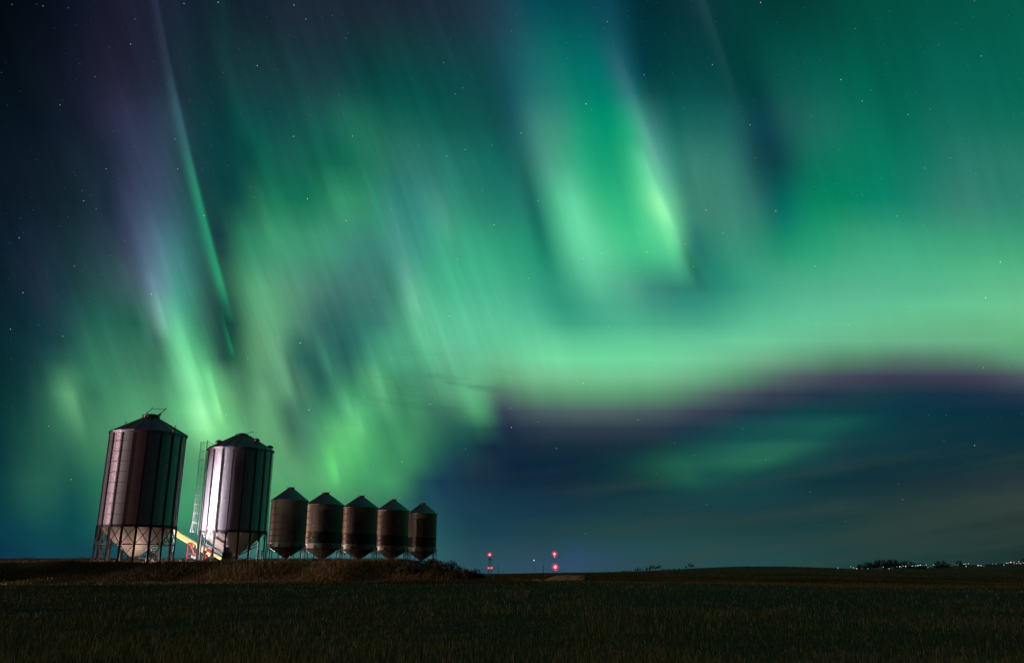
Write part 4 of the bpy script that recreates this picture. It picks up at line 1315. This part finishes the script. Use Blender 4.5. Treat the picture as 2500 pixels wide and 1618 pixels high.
# cabinet with a blue motor beside the second bin
YM = 76.5
c_ = at(553, 1374, YM)
root = thing('motor_cabinet', 'black steel cabinet with a blue motor on top in front of the second tall bin', 'cabinet', (c_.x, YM, ZB + 0.02))
put('cabinet_body', MB().box((0, 0, 0.42), (0.72, 0.6, 1.05)).box((0, -0.31, 0.45), (0.62, 0.02, 0.9)).mesh('cabinet_body', M['black']), root)
mt = MB().tube((-0.12, -0.3, 1.17), (-0.02, 0.3, 1.17), 0.2, n=18)
for k in range(6):
    mt.tube((-0.11 + 0.014 * k, -0.22 + 0.08 * k, 1.17), (-0.107 + 0.014 * k, -0.2 + 0.08 * k, 1.17), 0.225, n=18)
mt.box((-0.08, 0, 0.97), (0.3, 0.4, 0.06))
put('motor', mt.mesh('motor', M['blue']), root)
put('belt_guard', MB().tube((0.2, -0.12, 1.12), (0.2, -0.06, 1.12), 0.17, n=16).box((0.08, -0.1, 1.12), (0.14, 0.05, 0.2)).mesh('belt_guard', M['white']), root)
cb = MB()
prev = Vector((-0.05, 0, 1.35))
for p in ((-0.12, 0, 1.6), (-0.22, 0.05, 1.95), (-0.4, 0.1, 2.4)):
    cb.tube(prev, p, 0.018, n=6)
    prev = Vector(p)
put('cable', cb.mesh('cable', M['blue']), root)

# white post with a flange beside the small bins
c_ = at(637.5, 1373, 84)
root = thing('standpipe', 'thin white standpipe with a round foot in the grass right of the tall bins', 'pipe', (c_.x, 84, ZB + 0.05))
put('pipe', MB().tube((0, 0, -0.1), (0, 0, 1.12), 0.055, n=12).tube((0, 0, 1.12), (0, 0, 1.2), 0.11, n=12).mesh('pipe', M['white']), root)
put('flange', MB().tube((0, 0, 0.12), (0, 0, 0.18), 0.28, n=18).mesh('flange', M['white']), root)
c_ = at(1054, 1372, 131)
root = thing('storage_tank', 'low pale tank half hidden by grass behind the last small bin', 'tank', (c_.x, 131, 2.55))
tk = MB().tube((-0.75, 0, 0.32), (0.75, 0, 0.32), 0.3, n=20)
put('tank_shell', tk.mesh('tank_shell', M['white']), root)
for s_ in (-0.5, 0.5):
    put('saddle', MB().box((s_, 0, 0.05), (0.12, 0.5, 0.28)).mesh('saddle', M['post']), root)

# floodlight on a mast behind the right edge of the nearest tall bin
root = thing('floodlight', 'black floodlight on a thin mast behind the hopper of the nearest tall bin', 'floodlight', (FLOOD[0] - 0.2, FLOOD[1], FLOOD[2] - 4.13))
put('mast', MB().tube((-0.06, 0, 1.2), (-0.06, 0, 4.2), 0.035, n=8).mesh('mast', M['black']), root)
put('foot', MB().box((-0.06, 0, 1.27), (0.4, 0.4, 0.06)).mesh('foot', M['black']), root)
hd = put('lamp_head', MB().box((0.03, 0, 4.13), (0.1, 0.36, 0.26)).box((-0.03, 0, 4.13), (0.04, 0.3, 0.2)).mesh('lamp_head', M['black']), root)
put('lens', MB().box((0.086, 0, 4.13), (0.008, 0.3, 0.2)).mesh('lens', M['flood_glass']), hd)


# ------------------------------------------------------------------ plants
def leaf_cloud(mb, c, rad, n, size, rng, squash=0.8, mat_=1, shell=0.35):
    for _ in range(n):
        d = Vector((rng.gauss(0, 1), rng.gauss(0, 1), rng.gauss(0, 1))).normalized()
        r = rad * (shell + (1 - shell) * rng.random() ** 0.6)
        p = Vector(c) + Vector((d.x * r, d.y * r, d.z * r * squash))
        s_ = size * rng.uniform(0.5, 1.3)
        a_ = Vector((rng.gauss(0, 1), rng.gauss(0, 1), rng.gauss(0, 1))).normalized()
        b_ = a_.cross(d)
        if b_.length < 0.1:
            continue
        b_.normalize()
        mb.add([p - a_ * s_ * .5, p + b_ * s_ * .35, p + a_ * s_ * .5, p - b_ * s_ * .35], [(0, 1, 2, 3)], mat_)


def bush_mesh(seed, w, h, leaves, size):
    rng = random.Random(seed)
    wood, crown = MB(), MB()
    for k in range(7):
        a_ = rng.uniform(0, 6.28)
        tip = Vector((math.cos(a_) * w * 0.4 * rng.random(), math.sin(a_) * w * 0.4 * rng.random(), h * rng.uniform(0.6, 1.08)))
        wood.tube((tip.x * .2, tip.y * .2, -0.15), tip, 0.03, 0.008, 5)
        leaf_cloud(crown, tip * 0.78, w * 0.3, leaves // 7, size, rng, 0.9, 0)
        for _ in range(4):
            q = tip * rng.uniform(.5, .95)
            e = q + Vector((rng.gauss(0, .2), rng.gauss(0, .2), rng.uniform(.1, .4))) * w * 0.6
            wood.tube(q, e, 0.012, 0.004, 4)
    return wood, crown


def plant(name, label, cat, group, loc, wood, crown, wm, cm, rz=0.0, scale=1.0, parts=('stem', 'crown')):
    root = thing(name, label, cat, loc, rz, group)
    root.scale = (scale,) * 3
    put(parts[0], wood if isinstance(wood, bpy.types.Mesh) else wood.mesh(parts[0], wm), root)
    put(parts[1], crown if isinstance(crown, bpy.types.Mesh) else crown.mesh(parts[1], cm), root)
    return root


BUSH = []
for sd, w, h in ((1, 1.5, 1.1), (2, 1.9, 1.0), (3, 1.3, 0.9), (4, 2.2, 1.2)):
    a_, b_ = bush_mesh(sd, w, h, 560, 0.13)
    BUSH.append((a_.mesh('stem', M['bark']), b_.mesh('crown', M['shrub'])))
rb_ = random.Random(5)
shr = [(1068, 66, 0), (1084, 64.5, 1), (1100, 66, 3), (1112, 63.5, 2), (1124, 65.5, 1), (1138, 63.5, 3), (1150, 65, 0), (1160, 62.5, 1), (1170, 63.5, 2), (1140, 61.5, 2), (1105, 61.2, 1), (1060, 61.5, 3), (1020, 62.2, 1), (985, 61.8, 2), (1085, 70, 3), (1045, 68, 2)]
BL = {1170: 'low dark bush at the rightmost tip of the mound below the lattice tower', 1020: 'dark bush at the mound foot below the last small bin', 985: 'leftmost dark bush at the mound foot below the fourth small bin',
      1045: 'dark bush on the mound top right beside the legs of the last small bin', 1160: 'dark bush just left of the rightmost tip of the mound'}
for px, Y, k in shr:
    x = (px - CX) / 2083 * Y
    plant('bush', BL.get(px, 'dark leafy bush inside the thicket on the right end of the mound'), 'bush', 'bushes on the right end of the mound',
          (x, Y, float(ground_z(x, Y)) - 0.06), BUSH[k][0], BUSH[k][1], None, None, rb_.uniform(0, 6), rb_.uniform(0.6, 0.95))
x = (1432 - CX) / 2083 * 116
plant('bush', 'lone dark bush beside the pale grass strip at the track', 'bush', None, (x, 116, float(ground_z(x, 116)) - 0.1), BUSH[3][0], BUSH[3][1], None, None, 1.0, 1.0).scale = (1.25, 1.1, 0.8)
x = (1422 - CX) / 2083 * 114
# tall dry weeds in front of the second bin
x = (575 - CX) / 2083 * 75


def tree_mesh(seed, h, w, leaves, size, trunk_h=0.3):
    rng = random.Random(seed)
    wood, crown = MB(), MB()
    wood.tube((0, 0, -0.4), (0, 0, h * 0.55), h * 0.022, h * 0.012, 7)
    for k in range(11):
        a_ = rng.uniform(0, 6.28)
        z = h * rng.uniform(0.1, 0.5)
        tip = Vector((math.cos(a_) * w * rng.uniform(.25, .5), math.sin(a_) * w * rng.uniform(.25, .5), h * rng.uniform(0.28, 0.96)))
        wood.tube((0, 0, z), tip, h * 0.009, h * 0.003, 5)
        for _ in range(5):
            q = Vector((0, 0, z)).lerp(tip, rng.uniform(.4, 1))
            wood.tube(q, q + Vector((rng.gauss(0, .12), rng.gauss(0, .12), rng.uniform(0, .16))) * h, h * 0.004, h * .0012, 4)
        leaf_cloud(crown, tip, w * 0.2, leaves // 11, size, rng, 0.9, 0, 0.15)
    return wood.mesh('trunk', M['bark']), crown.mesh('crown', M['leaf'])


def spruce_mesh(seed, h, w):
    rng = random.Random(seed)
    wood, crown = MB(), MB()
    wood.tube((0, 0, -0.4), (0, 0, h), h * 0.018, 0.01, 6)
    for k in range(15):
        z = h * (0.06 + 0.92 * k / 15)
        rad = w * 0.5 * (1 - k / 15.5) * rng.uniform(.8, 1.15)
        for j in range(9):
            a_ = j * 0.7 + k * 0.9 + rng.uniform(-.2, .2)
            r2 = rad * rng.uniform(.7, 1.15)
            d = Vector((math.cos(a_), math.sin(a_), 0))
            s_ = Vector((-d.y, d.x, 0)) * rad * 0.28
            t0 = Vector((0, 0, z + 0.05 * h))
            tip = d * r2 + Vector((0, 0, z - 0.05 * h))
            crown.add([t0, tip - s_ + Vector((0, 0, .03 * h)), tip, tip + s_ + Vector((0, 0, .03 * h))], [(0, 1, 2), (0, 2, 3)], 0)
    return wood.mesh('trunk', M['bark']), crown.mesh('crown', M['needle'])


TREES = [tree_mesh(s_, 1.0, w, 1300, 0.06) for s_, w in ((21, 0.9), (22, 1.1), (23, 0.8), (24, 1.25))]
SPR = [spruce_mesh(s_, 1.0, w) for s_, w in ((31, 0.42), (32, 0.5), (33, 0.36))]


def stand(kind, px, top, base, Y, k, label, group, wide=1.0):
    p = at(px, base, Y)
    h = at(px, top, Y).z - p.z
    z = min(float(ground_z(p.x, Y)), p.z)
    src = (SPR if kind == 'spruce_tree' else TREES)[k]
    r = plant(kind, label, 'tree', group, (p.x, Y, p.z - 0.05), src[0], src[1], None, None, rb_.uniform(0, 6), 1.0, ('trunk', 'crown'))
    r.scale = (h * wide, h * wide, h)
    return r


gl = 'trees on the skyline behind the stubble field'
for i, (px, top, base, k) in enumerate([(1551, 1385, 1392.5, 0), (1557, 1382, 1392, 1), (1562.5, 1383.5, 1392, 2), (1567, 1386, 1391.5, 0), (1570, 1387, 1391.5, 1), (1578, 1381, 1391, 2), (1580.5, 1384, 1391, 0), (1585, 1382.5, 1390.5, 2), (1588, 1385, 1390.5, 1)]):
    stand('spruce_tree', px, top, base, 480, k, 'dark narrow spruce in the short clump on the skyline right of the masts', 'spruces on the skyline', 1.7)
stand('broadleaf_tree', 1592, 1378.5, 1390.5, 490, 0, 'small bare round tree right against the last spruces on the skyline', gl, 1.2)
stand('broadleaf_tree', 1605, 1378, 1389.5, 480, 1, 'spreading bush-like tree just right of the skyline spruce clump', gl, 1.1)
stand('broadleaf_tree', 1600, 1381, 1389.5, 476, 2, 'low dark tree tucked beneath the spreading tree on the skyline', gl, 1.1)
stand('broadleaf_tree', 1612, 1381.5, 1389, 484, 3, 'low tree at the right edge of the skyline clump', gl, 0.8)
stand('broadleaf_tree', 1687, 1372.5, 1386.5, 480, 1, 'lone round tree standing on the rise at mid skyline', gl, 0.95)
stand('broadleaf_tree', 1675, 1379.5, 1386.5, 478, 2, 'small tree just left of the lone round tree on the rise', gl, 1.1)
for i, px in enumerate((1520, 1530, 1540, 1622, 1634, 1648, 1660)):
    b_ = float(np.interp(px, SKX, SKP))
    stand('broadleaf_tree', px, b_ - 3.2, b_ + 1.5, 470, i % 4, 'tiny scrub tree along the skyline', 'scrub trees along the skyline', 2.0)
wl = [(2098, 1377, 0), (2105, 1374, 1), (2112, 1375, 2), (2119, 1373, 3), (2127, 1371, 1), (2134, 1371.5, 0), (2142, 1369, 2), (2150, 1367.5, 3), (2158, 1366, 1), (2166, 1365.5, 0), (2173, 1366, 2), (2180, 1367.5, 3), (2187, 1365.8, 1), (2194, 1368, 2), (2201, 1370.5, 0), (2208, 1370.5, 1), (2216, 1370, 3), (2225, 1372, 2), (2234, 1373, 0), (2243, 1374, 1), (2252, 1374.5, 3), (2260, 1376, 2)]
for i, (px, top, k) in enumerate(wl):
    stand('broadleaf_tree', px, top, 1390, 640 + (i % 3) * 8, k, 'dark broadleaf tree in the wood on the right horizon', 'trees of the wood on the right horizon', 0.95)
    if i % 2 == 0:
        stand('broadleaf_tree', px + 3, (top + 1390) / 2 - 2, 1390.5, 630, (k + 1) % 4, 'dark broadleaf tree in the wood on the right horizon', 'trees of the wood on the right horizon', 1.5)
for px, top, k, w in ((2296, 1371.5, 1, 1.1), (2304, 1369.5, 3, 1.1), (2312, 1372, 0, 1.2), (2288, 1375, 2, 1.2)):
    stand('broadleaf_tree', px, top, 1389.5, 700, k, 'rounded tree in the small clump among the town lights', 'clump of trees among the town lights', w)
for px, top, k in ((2341, 1368, 0), (2349, 1368.5, 2)):
    stand('broadleaf_tree', px, top, 1384, 720, k, 'thin tree of the pair among the town lights', 'pair of thin trees among the town lights', 0.9)
stand('broadleaf_tree', 2499, 1361, 1376, 760, 1, 'tree cut off by the right edge of the picture above the lights', None, 1.0)

# ------------------------------------------------------------------ masts, poles and lights on the horizon
YT = 1100.0


def beacon(px, py, Y, r, root):
    p = at(px, py, Y)
    c_ = p - Vector(root.location)
    core = put('beacon', MB().sphere(c_, r * 0.52, 12, 8, 0).mesh('beacon', M['red_glow']), root)
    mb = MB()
    for k in range(26):                                # red glare halo, shaped as small glowing beads round the core
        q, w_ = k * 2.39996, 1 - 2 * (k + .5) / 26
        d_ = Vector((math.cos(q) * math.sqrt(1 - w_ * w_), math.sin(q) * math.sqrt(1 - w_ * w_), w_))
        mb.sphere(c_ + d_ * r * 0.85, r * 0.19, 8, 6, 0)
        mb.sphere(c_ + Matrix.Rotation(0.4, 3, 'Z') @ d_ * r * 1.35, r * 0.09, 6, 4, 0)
    put('halo_beads', mb.mesh('halo_beads', M['red_halo']), core)


p = at(1196, 1402, YT)
root = thing('lattice_tower', 'dark lattice tower with one red beacon on top and two lower down', 'tower', (p.x, YT, p.z - 0.3))
O = Vector(root.location)
top = at(1195.5, 1356, YT).z - O.z
corner = [(-1, -1), (1, -1), (1, 1), (-1, 1)]
wd_ = lambda z: 2.2 - 1.3 * z / top
for cx_, cy_ in corner:
    put('tower_leg', MB().tube((cx_ * wd_(0), cy_ * wd_(0), 0), (cx_ * wd_(top), cy_ * wd_(top), top), 0.2, n=6).mesh('tower_leg', M['black']), root)
nb = 9
for k in range(nb):
    z0_, z1_ = top * k / nb, top * (k + 1) / nb
    for j in range(4):
        a_, b_ = corner[j], corner[(j + 1) % 4]
        mb = MB().tube((a_[0] * wd_(z0_), a_[1] * wd_(z0_), z0_), (b_[0] * wd_(z1_), b_[1] * wd_(z1_), z1_), 0.1, n=5)
        mb.tube((b_[0] * wd_(z0_), b_[1] * wd_(z0_), z0_), (a_[0] * wd_(z1_), a_[1] * wd_(z1_), z1_), 0.1, n=5)
        put('lattice_brace', mb.mesh('lattice_brace', M['black']), root)
z_ = at(1195.5, 1365, YT).z - O.z
put('antenna_deck', MB().box((0, 0, z_), (3.6, 3.6, 1.0)).mesh('antenna_deck', M['black']), root)
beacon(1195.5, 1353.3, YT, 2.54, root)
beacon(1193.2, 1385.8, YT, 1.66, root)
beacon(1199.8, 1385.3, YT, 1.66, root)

p = at(1357, 1397, YT)
root = thing('radio_mast', 'slender pale mast with two large red beacons, one at its top', 'mast', (p.x, YT, p.z - 0.3))
O = Vector(root.location)
pt = at(1354, 1354, YT) - O
put('mast_pole', MB().tube((0, 0, 0), (pt.x, 0, pt.z), 0.42, 0.28, 10).mesh('mast_pole', M['white']), root)
for py in (1356.5, 1359.3, 1378, 1391.6):
    q = at(1354 + (py - 1354) / 43 * 3, py, YT) - O
    put('mast_collar', MB().tube(q - Vector((0, 0, .35)), q + Vector((0, 0, .35)), 0.7, n=10).mesh('mast_lamp', M['mast_glow']), root).name = 'mast_lamp'
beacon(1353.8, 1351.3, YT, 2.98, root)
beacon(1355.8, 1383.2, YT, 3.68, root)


def pole(name, label, cat, px, top_, base_, r, m_, head=None, group=None):
    p_ = at(px, base_, 900)
    root_ = thing(name, label, cat, (p_.x, 900, p_.z - 0.6), 0, group)
    h_ = at(px, top_, 900).z - p_.z + 0.6
    put('pole', MB().tube((0, 0, 0), (0, 0, h_), r, r * 0.7, 8).mesh('pole', m_), root_)
    if head == 'arm':
        put('lamp_head', MB().box((0, 0, h_), (1.2, 0.5, 0.35)).mesh('lamp_head', M['white']), root_)
    elif head == 'glow':
        put('lamp_globe', MB().sphere((0, 0, h_), 0.55, 12, 8).mesh('lamp_globe', M['cool_glow']), root_)
    elif head == 'cross':
        put('crossarm', MB().box((0, 0, h_ - 0.9), (1.8, 0.2, 0.2)).mesh('crossarm', m_), root_)
        for s_ in (-0.7, 0.7):
            put('insulator', MB().tube((s_, 0, h_ - 0.8), (s_, 0, h_ - 0.5), 0.09, n=6).mesh('insulator', m_), root_)


pole('utility_pole', 'dark pole nearest the lattice tower with a pale foot', 'pole', 1216.8, 1380, 1400, 0.22, M['wood'], 'cross')
pole('lamp_post', 'short pale lamp post between the lattice tower and the tall lamp', 'lamp post', 1229, 1391, 1400, 0.3, M['white'], 'arm')
pole('lamp_post', 'small pale lamp post left beside the tall lit post', 'lamp post', 1284, 1391, 1398.5, 0.18, M['white'], 'arm')
pole('lamp_post', 'tall thin post with a glowing white lamp on its tip', 'lamp post', 1304, 1367, 1398.5, 0.24, M['white'], 'glow')
pole('utility_pole', 'leaning pale pole right at the tall lit post', 'pole', 1307.5, 1384, 1398, 0.24, M['white'], None)
pole('utility_pole', 'dark wooden pole midway between the lit post and the mast', 'pole', 1326.8, 1379, 1397.5, 0.28, M['wood'], 'cross')
pole('lamp_post', 'faint small lamp post just left of the red mast', 'lamp post', 1334, 1391, 1397.5, 0.14, M['white'], 'arm')
pole('utility_pole', 'very thin lone pole far right of the red mast', 'pole', 1480, 1382, 1396, 0.1, M['wood'], None)


def town_mesh(m_, r):
    mb = MB().tube((0, 0, -9), (0, 0, 0), 0.12, 0.1, 6, 0)
    mb.sphere((0, 0, 0.2), r, 10, 6, 1)
    return mb.mesh('street_lamp', [M['post'], m_])


TW = [town_mesh(M['white_glow'], r) for r in (0.26, 0.40, 0.6)]
TR = town_mesh(M['red_town'], 0.62)
YL = 900.0
town = [(2045.5, 1386, 1), (2077.5, 1382.8, 3), (2084, 1385.5, 1), (2091.5, 1387.8, 2), (2098.5, 1385.3, 3), (2102.5, 1385.3, 3), (2099.5, 1388.1, 3), (2104, 1388.1, 3), (2118.5, 1387.7, 0), (2156.3, 1383.4, 1), (2170.8, 1387.8, 1), (2189.5, 1383, 0), (2196.8, 1382.7, 2), (2200.3, 1384.7, 0), (2204.5, 1381.3, 1), (2211, 1382, 2), (2224.8, 1381.3, 0), (2228.3, 1381, 1), (2235.5, 1380.3, 1), (2239.5, 1380.3, 1), (2242.2, 1380, 1), (2246.8, 1378.9, 2), (2251, 1379, 0), (2257, 1379.4, 0), (2261, 1378.3, 1), (2265.3, 1385, 0), (2278.5, 1378.4, 1), (2281.5, 1379, 1),
        (2313.6, 1380.3, 0), (2334, 1377, 1), (2338.8, 1379.3, 0), (2344, 1378, 1), (2353.5, 1376.7, 1), (2357.5, 1375.8, 3), (2358.7, 1382, 1), (2364.5, 1375.3, 1), (2386.8, 1379.8, 3), (2388, 1379.8, 2), (2393, 1380, 1), (2396, 1380, 1), (2402, 1381.3, 0), (2424, 1376.7, 0), (2432, 1375.8, 0), (2451, 1379, 1), (2457, 1374.1, 1), (2461, 1373.8, 1), (2467.5, 1372.2, 2), (2469, 1372.2, 3), (2475.5, 1371.7, 1), (2487.3, 1370.7, 1), (2476, 1375.5, 0), (2482, 1375, 3), (2488, 1374.8, 0), (2492.5, 1375, 1), (2497, 1370.9, 1), (2499.5, 1373.6, 1)]
for px, py, k in town:
    p = at(px, py, 1300.0 if 2110 > px or px > 2270 else 620.0)
    s_ = 1.0 if 2110 > px or px > 2270 else 0.48
    o = put('street_lamp', TR if k == 3 else TW[k], None, p)
    o.scale = (s_,) * 3
    if k == 3:
        tag(o, 'red point of light low on the right horizon', 'street lamp', 'red lights of the distant town')
    else:
        tag(o, 'white point of light low on the right horizon', 'street lamp', 'white lights of the distant town')
